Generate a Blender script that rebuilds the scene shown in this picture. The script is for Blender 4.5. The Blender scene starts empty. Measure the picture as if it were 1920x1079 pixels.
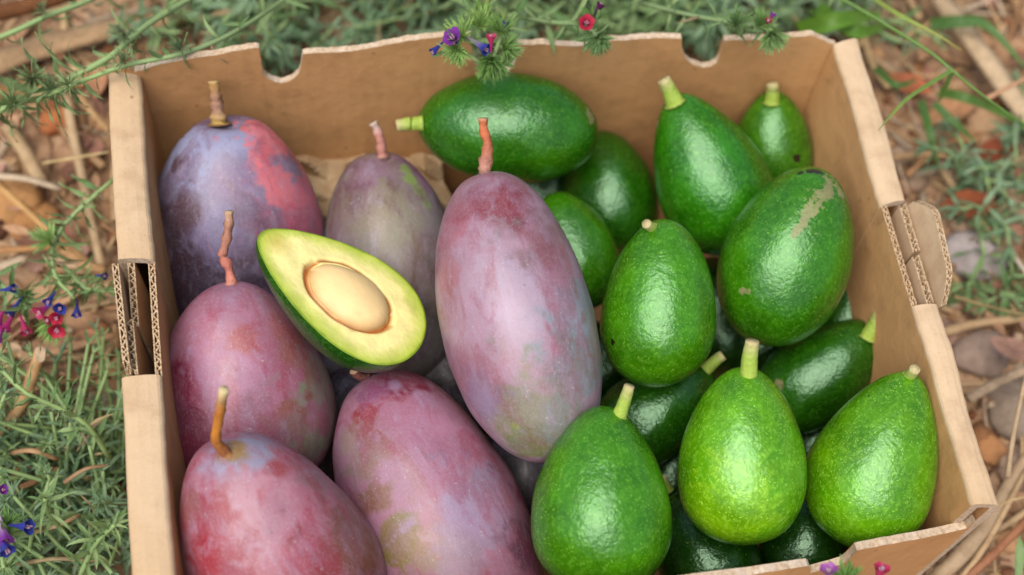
import bpy, math, random
import numpy as np
from mathutils import Vector, Matrix, noise as mnoise
random.seed(11)
C = bpy.context.scene.collection
sc = bpy.context.scene

# ------------------------------------------------------------------ camera, sky, sun, exposure
F, W0, H0 = 2400.0, 1920.0, 1079.0            # focal length in pixels of the 1920 px wide photograph
CAM = np.array([-0.01415, -0.29856, 0.65442])
RX = np.array([0.99026807, 0.12052744, 0.06958655])
UP = np.array([-0.1391731, 0.8575973, 0.49513403])
FW = np.array([0.0, 0.5, -0.8660254])
cd = bpy.data.cameras.new('camera'); cam = bpy.data.objects.new('camera', cd); C.objects.link(cam)
cam.matrix_world = Matrix(((RX[0], UP[0], -FW[0], CAM[0]), (RX[1], UP[1], -FW[1], CAM[1]), (RX[2], UP[2], -FW[2], CAM[2]), (0, 0, 0, 1)))
cd.sensor_width = 36.0; cd.lens = 36.0 * F / W0; cd.clip_start = 0.02; cd.clip_end = 200
cd.dof.use_dof = True; cd.dof.focus_distance = 0.585; cd.dof.aperture_fstop = 4.3; cd.dof.aperture_blades = 9
sc.camera = cam
SUN_EL, SUN_AZ = math.radians(66), math.radians(208)    # high soft sun behind thin cloud, azimuth from +y towards +x
wd = bpy.data.worlds.new('World'); sc.world = wd; wd.use_nodes = True
wn = wd.node_tree.nodes; wn.clear()
sky = wn.new('ShaderNodeTexSky'); sky.sky_type = 'NISHITA'; sky.sun_disc = False
sky.sun_elevation = SUN_EL; sky.sun_rotation = SUN_AZ; sky.dust_density = 4.0; sky.air_density = 1.0
bg = wn.new('ShaderNodeBackground'); bg.inputs['Strength'].default_value = 0.05
wo = wn.new('ShaderNodeOutputWorld')
wd.node_tree.links.new(sky.outputs[0], bg.inputs['Color']); wd.node_tree.links.new(bg.outputs[0], wo.inputs['Surface'])
sd = bpy.data.lights.new('sun', 'SUN'); sd.energy = 1.5; sd.angle = math.radians(62); sd.color = (1.0, 0.975, 0.92)
sun = bpy.data.objects.new('sun', sd); C.objects.link(sun)
sdir = Vector((math.cos(SUN_EL) * math.sin(SUN_AZ), math.cos(SUN_EL) * math.cos(SUN_AZ), math.sin(SUN_EL)))
sun.rotation_euler = sdir.to_track_quat('Z', 'Y').to_euler()
sc.view_settings.view_transform = 'Standard'; sc.view_settings.look = 'None'
sc.view_settings.exposure = 1.5; sc.view_settings.gamma = 1.0; sc.view_settings.use_curve_mapping = False

# ------------------------------------------------------------------ helpers
HR = 0.14                                       # height of the box rim
def un(px, py, z):                              # the point at height z seen at a pixel of the photograph
    d = FW + RX * (px - W0 / 2) / F - UP * (py - H0 / 2) / F
    return CAM + d * (z - CAM[2]) / d[2]
def und(px, py, dep):
    return CAM + (FW + RX * (px - W0 / 2) / F - UP * (py - H0 / 2) / F) * dep
def depth(p): return float((np.asarray(p) - CAM) @ FW)
def lin(c, k=1.0):
    return tuple(k * ((v / 255 / 12.92) if v / 255 <= 0.04045 else ((v / 255 + 0.055) / 1.055) ** 2.4) for v in c)
def nz(p, s, seed=0.0): return mnoise.noise(Vector((p[0] * s + seed, p[1] * s - seed * 1.7, p[2] * s + seed * 0.6)))
def unit(v): v = np.asarray(v, float); return v / (np.linalg.norm(v) + 1e-12)

def tag(o, label=None, cat=None, group=None, kind=None):
    if label: o['label'] = label
    if cat: o['category'] = cat
    if group: o['group'] = group
    if kind: o['kind'] = kind
    return o
def link(name, me, mat=None, parent=None):
    o = bpy.data.objects.new(name, me); C.objects.link(o)
    if mat is not None and me is not None and len(me.materials) == 0: me.materials.append(mat)
    if parent is not None: o.parent = parent
    return o
def empty(name, loc=(0, 0, 0)):
    o = bpy.data.objects.new(name, None); o.location = loc; o.empty_display_size = 0.01; C.objects.link(o); return o
def mesh(name, V, Fc, col=None, smooth=True, mats=None, midx=None):
    me = bpy.data.meshes.new(name)
    me.from_pydata([tuple(map(float, v)) for v in V], [], [tuple(map(int, f)) for f in Fc])
    if col is not None:
        a = me.color_attributes.new('col', 'FLOAT_COLOR', 'POINT')
        cc = np.ones((len(V), 4), np.float32); cc[:, :3] = np.asarray(col)[:, :3]
        a.data.foreach_set('color', cc.ravel())
    if smooth: me.polygons.foreach_set('use_smooth', np.ones(len(me.polygons), bool))
    if mats:
        for m in mats: me.materials.append(m)
    if midx is not None: me.polygons.foreach_set('material_index', np.asarray(midx, np.int32))
    me.update(); return me

class MB:                                       # gathers several shapes into one mesh
    def __init__(s): s.V = []; s.F = []; s.c = []
    def add(s, V, Fc, col=(1, 1, 1)):
        o = len(s.V); s.V.extend(map(tuple, V)); s.F.extend([tuple(i + o for i in f) for f in Fc])
        if len(np.shape(col)) == 1: s.c.extend([col] * len(V))
        else: s.c.extend(map(tuple, col))
    def build(s, name, mat, parent=None, smooth=True):
        return link(name, mesh(name, s.V, s.F, s.c, smooth), mat, parent)

def tube(pts, rad, n=8, flat=1.0, cap=True, seed=0, rough=0.0):
    pts = [np.asarray(p, float) for p in pts]; V = []; Fc = []
    up = np.array([0.03, 0.02, 1.0])
    for i, p in enumerate(pts):
        t = unit(pts[min(i + 1, len(pts) - 1)] - pts[max(i - 1, 0)])
        u = np.cross(t, up)
        if np.linalg.norm(u) < 0.2: u = np.cross(t, [1, 0, 0.1])
        u = unit(u); v = np.cross(u, t)
        r = rad[i] if np.ndim(rad) else rad
        for k in range(n):
            a = 2 * math.pi * k / n
            rr = r * (1 + rough * nz((k * 1.3, i * 0.9, seed), 1.0, seed))
            V.append(p + rr * (u * math.cos(a) + v * math.sin(a) * flat))
    for i in range(len(pts) - 1):
        for k in range(n):
            Fc.append((i * n + k, i * n + (k + 1) % n, (i + 1) * n + (k + 1) % n, (i + 1) * n + k))
    if cap: Fc.append(tuple(range(n))[::-1]); Fc.append(tuple((len(pts) - 1) * n + k for k in range(n)))
    return V, Fc
def smooth_path(P, n):
    P = [np.asarray(p, float) for p in P]
    if len(P) == 2: return [P[0] + (P[1] - P[0]) * i / (n - 1) for i in range(n)]
    Q = [2 * P[0] - P[1]] + P + [2 * P[-1] - P[-2]]; out = []
    for i in range(n):
        x = (len(P) - 1) * i / (n - 1); k = min(int(x), len(P) - 2); t = x - k
        a, b, c, d = Q[k:k + 4]
        out.append(0.5 * (2 * b + (c - a) * t + (2 * a - 5 * b + 4 * c - d) * t * t + (3 * b - a - 3 * c + d) * t ** 3))
    return out

# ------------------------------------------------------------------ materials
class NT:
    def __init__(s, name):
        s.m = bpy.data.materials.new(name); s.m.use_nodes = True; s.t = s.m.node_tree; s.t.nodes.clear()
        s.out = s.n('ShaderNodeOutputMaterial'); s.b = s.n('ShaderNodeBsdfPrincipled'); s.l(s.b.outputs[0], s.out.inputs[0])
    def n(s, ty, **k):
        o = s.t.nodes.new(ty)
        for a, v in k.items(): setattr(o, a, v)
        return o
    def l(s, a, b): s.t.links.new(a, b)
    def coord(s, scale=(1, 1, 1), ref='Object'):
        tc = s.n('ShaderNodeTexCoord'); mp = s.n('ShaderNodeMapping'); mp.inputs['Scale'].default_value = scale
        s.l(tc.outputs[ref], mp.inputs[0]); return mp.outputs[0]
    def noise(s, v, scale, detail=4, rough=0.55, dist=0.0):
        o = s.n('ShaderNodeTexNoise'); o.inputs['Scale'].default_value = scale; o.inputs['Detail'].default_value = detail
        o.inputs['Roughness'].default_value = rough; o.inputs['Distortion'].default_value = dist; s.l(v, o.inputs['Vector']); return o.outputs[0]
    def voro(s, v, scale, feature='F1'):
        o = s.n('ShaderNodeTexVoronoi'); o.feature = feature; o.inputs['Scale'].default_value = scale; s.l(v, o.inputs['Vector']); return o.outputs['Distance']
    def ramp(s, f, a, b, lo=0.0, hi=1.0):
        o = s.n('ShaderNodeMapRange'); o.interpolation_type = 'SMOOTHSTEP'
        for i, x in zip(('From Min', 'From Max', 'To Min', 'To Max'), (a, b, lo, hi)): o.inputs[i].default_value = x
        s.l(f, o.inputs['Value']); return o.outputs[0]
    def mix(s, f, a, b, mode='MIX'):
        o = s.n('ShaderNodeMix'); o.data_type = 'RGBA'; o.blend_type = mode
        for i, x in ((0, f), (6, a), (7, b)):
            if isinstance(x, (int, float)): o.inputs[i].default_value = x
            elif isinstance(x, tuple): o.inputs[i].default_value = (*x[:3], 1)
            else: s.l(x, o.inputs[i])
        return o.outputs[2]
    def attr(s, name='col'):
        o = s.n('ShaderNodeAttribute'); o.attribute_name = name; return o.outputs['Color']
    def math(s, op, a, b=0.0):
        o = s.n('ShaderNodeMath'); o.operation = op
        for i, x in ((0, a), (1, b)):
            if isinstance(x, (int, float)): o.inputs[i].default_value = x
            else: s.l(x, o.inputs[i])
        return o.outputs[0]
    def bump(s, h, strength, dist, prev=None):
        o = s.n('ShaderNodeBump'); o.inputs['Strength'].default_value = strength; o.inputs['Distance'].default_value = dist
        s.l(h, o.inputs['Height'])
        if prev is not None: s.l(prev, o.inputs['Normal'])
        return o.outputs[0]
    def fin(s, col, rough=0.6, normal=None, spec=0.5, **k):
        if isinstance(col, tuple): s.b.inputs['Base Color'].default_value = (*col[:3], 1)
        else: s.l(col, s.b.inputs['Base Color'])
        if isinstance(rough, (int, float)): s.b.inputs['Roughness'].default_value = rough
        else: s.l(rough, s.b.inputs['Roughness'])
        s.b.inputs['Specular IOR Level'].default_value = spec
        if normal is not None: s.l(normal, s.b.inputs['Normal'])
        for a, v in k.items(): s.b.inputs[a].default_value = v
        return s.m

def m_kraft(name, c1, c2, flute=0.0):
    t = NT(name); v = t.coord()
    fine = t.noise(v, 900, 5, 0.7); mid = t.noise(v, 60, 5, 0.6); big = t.noise(v, 9, 3, 0.5)
    fib = t.noise(t.coord((260, 260, 1500)), 1.0, 3, 0.6)
    col = t.mix(t.ramp(big, 0.35, 0.65), c1, c2)
    col = t.mix(t.math('MULTIPLY', t.ramp(mid, 0.45, 0.75), 0.30), col, lin((120, 84, 50)))
    col = t.mix(t.math('MULTIPLY', t.ramp(fine, 0.55, 0.75), 0.35), col, lin((110, 76, 46)))
    col = t.mix(t.math('MULTIPLY', t.ramp(fib, 0.55, 0.8), 0.30), col, lin((205, 170, 125), 0.8))
    sk = t.voro(v, 55); st = t.noise(v, 24, 6, 0.7, 1.0)
    col = t.mix(t.ramp(sk, 0.035, 0.07, 0.55, 0.0), col, lin((110, 76, 48)))
    col = t.mix(t.ramp(st, 0.60, 0.72, 0.0, 0.38), col, lin((132, 98, 66), .7))
    b = t.bump(fine, 0.25, 0.0006); b = t.bump(mid, 0.45, 0.002, b)
    if flute:
        w = t.n('ShaderNodeTexWave'); w.wave_type = 'BANDS'; w.bands_direction = 'X'; w.inputs['Scale'].default_value = flute; w.inputs['Distortion'].default_value = 1.5
        w.inputs['Detail'].default_value = 2; t.l(v, w.inputs['Vector']); b = t.bump(w.outputs[1], 0.10, 0.0008, b)
    return t.fin(col, 0.8, b, 0.25)
M_KRAFT = m_kraft('kraft_board', lin((210, 182, 148), .76), lin((202, 171, 134), .76))
M_KRAFT_IN = m_kraft('kraft_inner_liner', lin((204, 155, 104), .88), lin((194, 144, 94), .88), 45)
def m_raw():
    t = NT('torn_board_edge'); v = t.coord()
    f = t.noise(v, 500, 6, 0.75); g = t.noise(v, 90, 4, 0.6)
    col = t.mix(t.ramp(f, 0.4, 0.75), lin((216, 192, 164), .75), lin((170, 134, 98), .75))
    col = t.mix(t.math('MULTIPLY', t.ramp(g, 0.45, 0.7), 0.5), col, lin((232, 214, 196), .8))
    return t.fin(col, 0.9, t.bump(f, 0.6, 0.0015), 0.15)
M_RAW = m_raw()
def m_flute():
    t = NT('board_flute'); v = t.coord(); f = t.noise(v, 700, 4, 0.7)
    return t.fin(t.mix(t.ramp(f, 0.4, 0.65), lin((206, 180, 146), .75), lin((160, 126, 92), .75)), 0.9, t.bump(f, 0.5, 0.001), 0.15)
M_FLUTE = m_flute()
def m_paper():
    t = NT('crumpled_kraft_paper'); v = t.coord(); f = t.noise(v, 500, 4, 0.7); g = t.noise(v, 45, 4, 0.6)
    col = t.mix(t.ramp(g, 0.4, 0.65), lin((204, 176, 138), .74), lin((184, 152, 114), .74))
    return t.fin(t.mix(t.math('MULTIPLY', t.ramp(f, 0.5, 0.7), 0.3), col, lin((120, 92, 62))), 0.75, t.bump(g, 0.4, 0.004, t.bump(f, 0.2, 0.0005)), 0.3)
M_PAPER = m_paper()

def m_mango():
    t = NT('mango_skin'); v = t.coord(); info = t.n('ShaderNodeObjectInfo')
    off = t.n('ShaderNodeVectorMath', operation='ADD'); t.l(v, off.inputs[0])
    rv = t.n('ShaderNodeCombineXYZ'); t.l(t.math('MULTIPLY', info.outputs['Random'], 7.0), rv.inputs[0]); t.l(info.outputs['Random'], rv.inputs[1]); t.l(rv.outputs[0], off.inputs[1])
    p = off.outputs[0]
    wp = t.n('ShaderNodeMix'); wp.data_type = 'VECTOR'; wp.inputs[0].default_value = 0.006
    nv = t.n('ShaderNodeTexNoise'); nv.inputs['Scale'].default_value = 160; t.l(p, nv.inputs['Vector']); t.l(p, wp.inputs[4]); t.l(nv.outputs['Color'], wp.inputs[5]); q = wp.outputs[1]
    base = t.attr('col'); under = t.attr('under')
    ms = t.n('ShaderNodeMapping'); ms.inputs['Scale'].default_value = (1, 1, 0.42); t.l(p, ms.inputs[0])
    n1 = t.noise(ms.outputs[0], 52, 6, 0.64, 0.8); n2 = t.noise(ms.outputs[0], 150, 5, 0.65, 0.5); n3 = t.noise(p, 900, 3, 0.6)
    mp = t.n('ShaderNodeMapping'); mp.inputs['Scale'].default_value = (1, 1, 0.16); t.l(p, mp.inputs[0])
    streak = t.noise(mp.outputs[0], 330, 5, 0.7, 0.3)
    wipe = t.ramp(t.math('ADD', n1, t.math('MULTIPLY', t.math('SUBTRACT', n2, 0.5), 0.35)), 0.46, 0.60)
    col = t.mix(t.math('MULTIPLY', wipe, 0.72), base, under)
    blo = t.ramp(t.math('ADD', n2, t.math('MULTIPLY', t.math('SUBTRACT', streak, 0.5), 0.5)), 0.50, 0.68)
    col = t.mix(t.math('MULTIPLY', blo, 0.22), col, lin((190, 180, 210), .58))
    col = t.mix(t.math('MULTIPLY', t.ramp(streak, 0.54, 0.70), 0.34), col, under)
    col = t.mix(t.math('MULTIPLY', t.ramp(n3, 0.45, 0.72), 0.14), col, lin((215, 200, 205), .6))
    col = t.mix(t.ramp(t.noise(p, 26, 4, 0.6), 0.42, 0.66, 0.0, 0.16), col, lin((176, 168, 190), .55))
    vd = t.voro(q, 430); vc = t.voro(q, 260)
    col = t.mix(t.math('MULTIPLY', t.ramp(vd, 0.08, 0.20, 0.40, 0.0), t.ramp(n2, 0.42, 0.6)), col, lin((225, 205, 190), .65))
    col = t.mix(t.math('MULTIPLY', t.ramp(vc, 0.05, 0.13, 0.45, 0.0), t.ramp(n1, 0.58, 0.42)), col, lin((95, 62, 60), .6))
    col = t.mix(t.math('MULTIPLY', t.ramp(t.noise(p, 260, 5, 0.7, .3), 0.50, 0.66), t.math('MULTIPLY', t.ramp(n1, 0.45, 0.62), 0.34)), col, t.mix(1.0, under, (.75, .7, .7), 'MULTIPLY'))
    b = t.bump(n3, 0.14, 0.0004); b = t.bump(n2, 0.14, 0.0012, b); b = t.bump(streak, 0.08, 0.0008, b)
    return t.fin(col, t.ramp(wipe, 0, 1, 0.46, 0.34), b, 0.5)
M_MANGO = m_mango()

def m_avo():
    t = NT('avocado_skin'); v = t.coord(); info = t.n('ShaderNodeObjectInfo')
    off = t.n('ShaderNodeVectorMath', operation='ADD'); t.l(v, off.inputs[0])
    rv = t.n('ShaderNodeCombineXYZ'); t.l(t.math('MULTIPLY', info.outputs['Random'], 7.0), rv.inputs[0]); t.l(rv.outputs[0], off.inputs[1])
    p = off.outputs[0]; base = t.attr('col')
    n1 = t.noise(p, 55, 5, 0.6); n2 = t.noise(p, 420, 4, 0.65); n3 = t.noise(p, 190, 4, 0.6, 0.5)
    wp = t.n('ShaderNodeMix'); wp.data_type = 'VECTOR'; wp.inputs[0].default_value = 0.004
    nv = t.n('ShaderNodeTexNoise'); nv.inputs['Scale'].default_value = 300; t.l(p, nv.inputs['Vector']); t.l(p, wp.inputs[4]); t.l(nv.outputs['Color'], wp.inputs[5])
    q = wp.outputs[1]
    sp = t.voro(q, 700); sp2 = t.voro(q, 470)
    hs = t.n('ShaderNodeHueSaturation'); hs.inputs['Saturation'].default_value = 0.92; hs.inputs['Value'].default_value = 2.3; hs.inputs['Hue'].default_value = 0.485; t.l(base, hs.inputs['Color'])
    dk = t.mix(1.0, base, (0.62, 0.72, 0.6), 'MULTIPLY')
    col = t.mix(t.ramp(n1, 0.38, 0.62), dk, base)
    col = t.mix(t.math('MULTIPLY', t.ramp(n2, 0.45, 0.68), 0.25), col, hs.outputs[0])
    gate = t.ramp(n3, 0.36, 0.60, 0.25, 1.0)
    col = t.mix(t.math('MULTIPLY', t.ramp(sp, 0.12, 0.30, 0.75, 0.0), gate), col, hs.outputs[0])
    hs2 = t.mix(0.3, hs.outputs[0], lin((200, 215, 90), .55))
    col = t.mix(t.math('MULTIPLY', t.ramp(sp2, 0.08, 0.20, 0.85, 0.0), gate), col, hs2)
    sk = t.attr('scar'); sm = t.n('ShaderNodeSeparateColor'); t.l(sk, sm.inputs[0])
    sf = t.ramp(t.math('ADD', sm.outputs[0], t.math('ADD', t.math('MULTIPLY', t.math('SUBTRACT', n2, 0.5), 2.2), t.math('MULTIPLY', t.math('SUBTRACT', n3, 0.5), 1.6))), 0.56, 1.0)
    sf = t.math('MULTIPLY', sf, 0.62)
    col = t.mix(sf, col, t.mix(n2, lin((205, 180, 140), .6), lin((140, 110, 80), .6)))
    df = t.ramp(t.math('ADD', sm.outputs[1], t.math('MULTIPLY', t.math('SUBTRACT', n3, 0.5), 1.2)), 0.45, 0.6)
    col = t.mix(df, col, lin((40, 28, 20), .6))
    b = t.bump(sp2, 0.20, 0.0008); b = t.bump(n1, 0.14, 0.006, b); b = t.bump(n3, 0.15, 0.0016, b); b = t.bump(n2, 0.22, 0.0006, b)
    return t.fin(col, t.ramp(sf, 0, 1, 0.265, 0.7), b, 0.85, **{'Specular Tint': (.66, 1.0, .70, 1)})
M_AVO = m_avo()
def m_painted(name, rough, bs=400, bstr=0.3, bd=0.0008, spec=0.4, var=0.3, sss=0.0):
    t = NT(name); v = t.coord(); f = t.noise(v, bs, 5, 0.65); g = t.noise(v, bs * 0.22, 4, 0.6)
    dk = t.mix(1.0, t.attr('col'), (0.5, 0.48, 0.45), 'MULTIPLY')
    col = t.mix(t.math('MULTIPLY', t.ramp(f, 0.42, 0.7), var), t.attr('col'), dk)
    col = t.mix(t.math('MULTIPLY', t.ramp(g, 0.45, 0.65), var), col, dk)
    m = t.fin(col, rough, t.bump(f, bstr, bd), spec)
    if sss: t.b.inputs['Subsurface Weight'].default_value = sss; t.b.inputs['Subsurface Radius'].default_value = (0.006, 0.004, 0.0015); t.b.inputs['Subsurface Scale'].default_value = 0.5
    return m
M_STEM = m_painted('fruit_stalk', 0.6, 500, 0.7, 0.0014, .4, .22)
M_FLESH = m_painted('avocado_flesh', 0.33, 420, 0.35, 0.0009, 0.5, 0.13, 0.12)
M_PIT = m_painted('avocado_pit', 0.48, 330, 0.25, 0.0007, 0.4, 0.08)
M_WOOD = m_painted('dry_wood', 0.85, 260, 0.7, 0.002, 0.2, 0.55)
M_STONE = m_painted('stone', 0.85, 220, 0.6, 0.002, 0.2, 0.45)
M_DRYLEAF = m_painted('dry_leaf', 0.8, 300, 0.5, 0.0015, 0.2, 0.45)
def m_straw():
    t = NT('dry_straw'); v = t.coord(); f = t.noise(v, 700, 4, 0.7); g = t.noise(v, 110, 4, 0.6)
    info = t.n('ShaderNodeObjectInfo')
    col = t.mix(t.math('MULTIPLY', t.ramp(g, 0.4, 0.7), 0.6), t.attr('col'), t.mix(1.0, t.attr('col'), (0.55, 0.48, 0.40), 'MULTIPLY'))
    col = t.mix(t.math('MULTIPLY', t.ramp(f, 0.5, 0.7), 0.35), col, t.mix(1.0, t.attr('col'), (0.5, 0.45, 0.4), 'MULTIPLY'))
    return t.fin(col, 0.6, t.bump(f, 0.4, 0.0008), 0.35)
M_STRAW = m_straw()
def m_leaf(name, c1, c2, hair=0.25, transl=0.3, rough=0.6):
    t = NT(name); v = t.coord(); info = t.n('ShaderNodeObjectInfo')
    f = t.noise(v, 9 if name != 'grass_blade' else 60, 4, 0.6)
    col = t.mix(info.outputs['Random'], c1, c2)
    col = t.mix(1.0, col, t.attr('col'), 'MULTIPLY')
    col = t.mix(t.math('MULTIPLY', t.ramp(f, 0.4, 0.7), hair), col, lin((190, 200, 180), .5))
    t.fin(col, rough, t.bump(f, 0.2, 0.02), 0.35)
    tr = t.n('ShaderNodeBsdfTranslucent'); t.l(col, tr.inputs['Color'])
    mx = t.n('ShaderNodeMixShader'); mx.inputs[0].default_value = transl
    t.l(t.b.outputs[0], mx.inputs[1]); t.l(tr.outputs[0], mx.inputs[2]); t.l(mx.outputs[0], t.out.inputs[0])
    return t.m
M_LEAF = m_leaf('hairy_leaf', lin((100, 140, 78), .66), lin((158, 184, 124), .70), 0.35)
M_LEAF2 = m_leaf('grey_leaf', lin((98, 138, 94), .68), lin((150, 178, 142), .70), 0.35)
M_HAIRSTEM = m_leaf('hairy_stem', lin((160, 188, 118), .72), lin((152, 182, 122), .72), 0.2, 0.15)
M_GRASS = m_leaf('grass_blade', lin((150, 180, 80), .62), lin((120, 165, 80), .62), 0.05, 0.3, 0.45)
M_PETAL = m_leaf('petal', (0.9, 0.9, 0.9), (1, 1, 1), 0.03, 0.35, 0.5)
def m_soil():
    t = NT('red_soil'); v = t.coord(); a = t.noise(v, 14, 5, 0.6); b = t.noise(v, 70, 6, 0.65); c = t.noise(v, 420, 4, 0.7)
    col = t.mix(t.ramp(a, 0.38, 0.62), lin((182, 138, 102), .64), lin((208, 170, 134), .64))
    col = t.mix(t.math('MULTIPLY', t.ramp(b, 0.45, 0.68), 0.65), col, lin((98, 62, 42), .62))
    col = t.mix(t.math('MULTIPLY', t.ramp(c, 0.5, 0.7), 0.45), col, lin((214, 176, 136), .62))
    n = t.bump(b, 0.8, 0.006, t.bump(c, 0.5, 0.0015))
    return t.fin(col, 0.95, n, 0.15)
M_SOIL = m_soil()

# ------------------------------------------------------------------ the ground
BOX_C = np.array([0.0, 0.0])
def ground_z(x, y):
    h = 0.010 * mnoise.noise(Vector((x * 9, y * 9, 3.1))) + 0.006 * mnoise.noise(Vector((x * 31, y * 31, 7.7))) + 0.0025 * mnoise.noise(Vector((x * 95, y * 95, 1.7)))
    d = max(abs(x) - 0.25, abs(y - 0.0) - 0.22)
    k = min(1, max(0, (d + 0.05) / 0.06))
    return -0.016 + (h + 0.006) * k
ax = np.concatenate([[-20, -8, -3, -1.4, -0.9], np.linspace(-0.62, 0.62, 250), [0.9, 1.4, 3, 8, 20]])
ay = np.concatenate([[-20, -8, -3, -1.2, -0.7], np.linspace(-0.42, 0.74, 235), [1.0, 1.6, 3, 8, 20]])
V = [(x, y, ground_z(x, y)) for y in ay for x in ax]; nx = len(ax)
Fc = [(j * nx + i, j * nx + i + 1, (j + 1) * nx + i + 1, (j + 1) * nx + i) for j in range(len(ay) - 1) for i in range(nx - 1)]
tag(link('ground', mesh('ground', V, Fc), M_SOIL), 'reddish brown dry soil under the box', kind='structure')

# ------------------------------------------------------------------ the cardboard box
BLi, BRi, FRi, FLi = (un(265, 140, HR), un(1563, 82, HR), un(1825, 945, HR), un(338, 1235, HR))
BLo, BRo, FRo, FLo = (un(200, 137, HR), un(1611, 70, HR), un(1878, 948, HR), un(252, 1235, HR))
box = empty('cardboard_box', (0, 0, 0))
tag(box, 'open brown cardboard fruit box with notched back wall, packed with mangos and avocados', 'box')
TH = 0.0036

def wall_fold(name, Ai, Ao, Bi, Bo, zb=0.0, leanA=None):
    """hollow wall folded over at the rim: an upside-down U of board swept from A to B"""
    def prof(I, O):
        I = np.array(I); O = np.array(O); d = O - I; w = np.linalg.norm(d[:2]); d = d / w
        r = 0.0032; pts = []
        def pt(u, z): return np.array([I[0] + d[0] * u, I[1] + d[1] * u, z])
        outer = [pt(0, zb), pt(0, HR * 0.5), pt(0, HR - r)]
        for k in range(1, 5):
            a = math.pi / 2 * k / 4; outer.append(pt(r - r * math.cos(a), HR - r + r * math.sin(a)))
        outer += [pt(w * .35, HR + .0004), pt(w * .65, HR + .0004)]
        for k in range(0, 5):
            a = math.pi / 2 * k / 4; outer.append(pt(w - r + r * math.sin(a), HR - r + r * math.cos(a)))
        outer += [pt(w, HR * 0.5), pt(w, zb)]
        inner = [pt(TH, zb), pt(TH, HR * 0.5), pt(TH, HR - r)]
        for k in range(1, 5):
            inner.append(pt(TH + 0.0003 * k, HR - TH - 0.0002 * (4 - k)))
        inner += [pt(w * .35, HR - TH), pt(w * .65, HR - TH)]
        for k in range(0, 5): inner.append(pt(w - TH - 0.0003 * (4 - k), HR - TH - 0.0002 * k))
        inner += [pt(w - TH, HR * 0.5), pt(w - TH, zb)]
        return outer, inner
    N = 24; V = []; Fc = []; mi = []
    for i in range(N + 1):
        t = i / N
        o, n_ = prof(np.array(Ai) * (1 - t) + np.array(Bi) * t, np.array(Ao) * (1 - t) + np.array(Bo) * t)
        K = len(o)
        for q in (o, n_):
            for p in q:
                w = 0.0013 * nz(p, 22, 3) + 0.00035 * nz(p, 130, 5)
                V.append(p + np.array([w, w * 0.5, w if p[2] > 0.1 else 0]))
    S = 2 * K
    for i in range(N):
        for k in range(K - 1):
            a = i * S + k
            Fc.append((a, a + S, a + S + 1, a + 1)); mi.append(1 if k < 2 else 0)
            b = i * S + K + k
            Fc.append((b, b + 1, b + S + 1, b + S)); mi.append(1)
    for i in (0, N):
        for k in range(K - 1):
            a = i * S + k; b = a + K
            Fc.append((a, a + 1, b + 1, b) if i == 0 else (a, b, b + 1, a + 1)); mi.append(2)
    return link(name, mesh(name, V, Fc, None, False, [M_KRAFT, M_KRAFT_IN, M_RAW], mi), None, box)

def corr_panel(name, A, B, At, Bt, n_dir, th=0.0031, pitch=0.0037, chamfer=0.0, parent=None, wav=1.0):
    """a panel of corrugated board: two liners with a wavy flute between them, open along the top edge"""
    A, B, At, Bt = map(lambda p: np.array(p, float), (A, B, At, Bt)); n_dir = unit(n_dir)
    L = np.linalg.norm(Bt - At); N = int(L / pitch * 12)
    def h(s):
        if chamfer <= 0: return 1.0
        d = min(s, 1 - s) * L; return 1.0 if d > chamfer else 0.45 + 0.55 * math.sin(math.pi / 2 * max(d, 0.0) / chamfer)
    def P(s, t, u): return (A * (1 - s) + B * s) * (1 - t) + (At * (1 - s) + Bt * s) * t + n_dir * u
    lin_ = 0.0007
    V = []; Fc = []; mi = []
    def ribbon(u0, u1, m):
        o = len(V)
        for i in range(N + 1):
            s = i / N
            uu0 = u0(s); uu1 = u1(s); j = 0.0003 * nz((s * 40, u0(0) * 900, 1.0), 1.0, 2)
            for t, u in ((0, uu0), (h(s) + j / 0.05, uu0), (h(s) + j / 0.05, uu1), (0, uu1)): V.append(P(s, t, u))
        for i in range(N):
            for k in range(3):
                a = o + i * 4 + k; Fc.append((a, a + 1, a + 5, a + 4)); mi.append(1 if k == 1 else m)
        for i in (0, N):
            a = o + i * 4; Fc.append((a, a + 1, a + 2, a + 3) if i else (a, a + 3, a + 2, a + 1)); mi.append(1)
    ribbon(lambda s: 0.0, lambda s: lin_, 0); ribbon(lambda s: th - lin_, lambda s: th, 0)
    amp = th / 2 - lin_ - 0.0002
    wv = lambda s: th / 2 + amp * math.sin(2 * math.pi * s * L / pitch + 1.1 * math.sin(s * 23) + .7 * math.sin(s * 61)) * (1 + .15 * math.sin(s * 37))
    ribbon(lambda s: wv(s) - 0.00042, lambda s: wv(s) + 0.00042, 1)
    return link(name, mesh(name, V, Fc, None, False, [M_KRAFT_IN if name == 'slot_panel' else M_KRAFT, M_FLUTE], mi), None, parent or box)

def along(I0, I1, py):                           # point of the rim line I0-I1 seen at image row py
    best = min(np.linspace(0, 1, 801), key=lambda t: abs(pix(I0 * (1 - t) + I1 * t)[1] - py)); return I0 * (1 - best) + I1 * best
def pix(p):
    v = np.asarray(p) - CAM; z = v @ FW; return (W0 / 2 + F * (v @ RX) / z, H0 / 2 - F * (v @ UP) / z)

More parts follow.
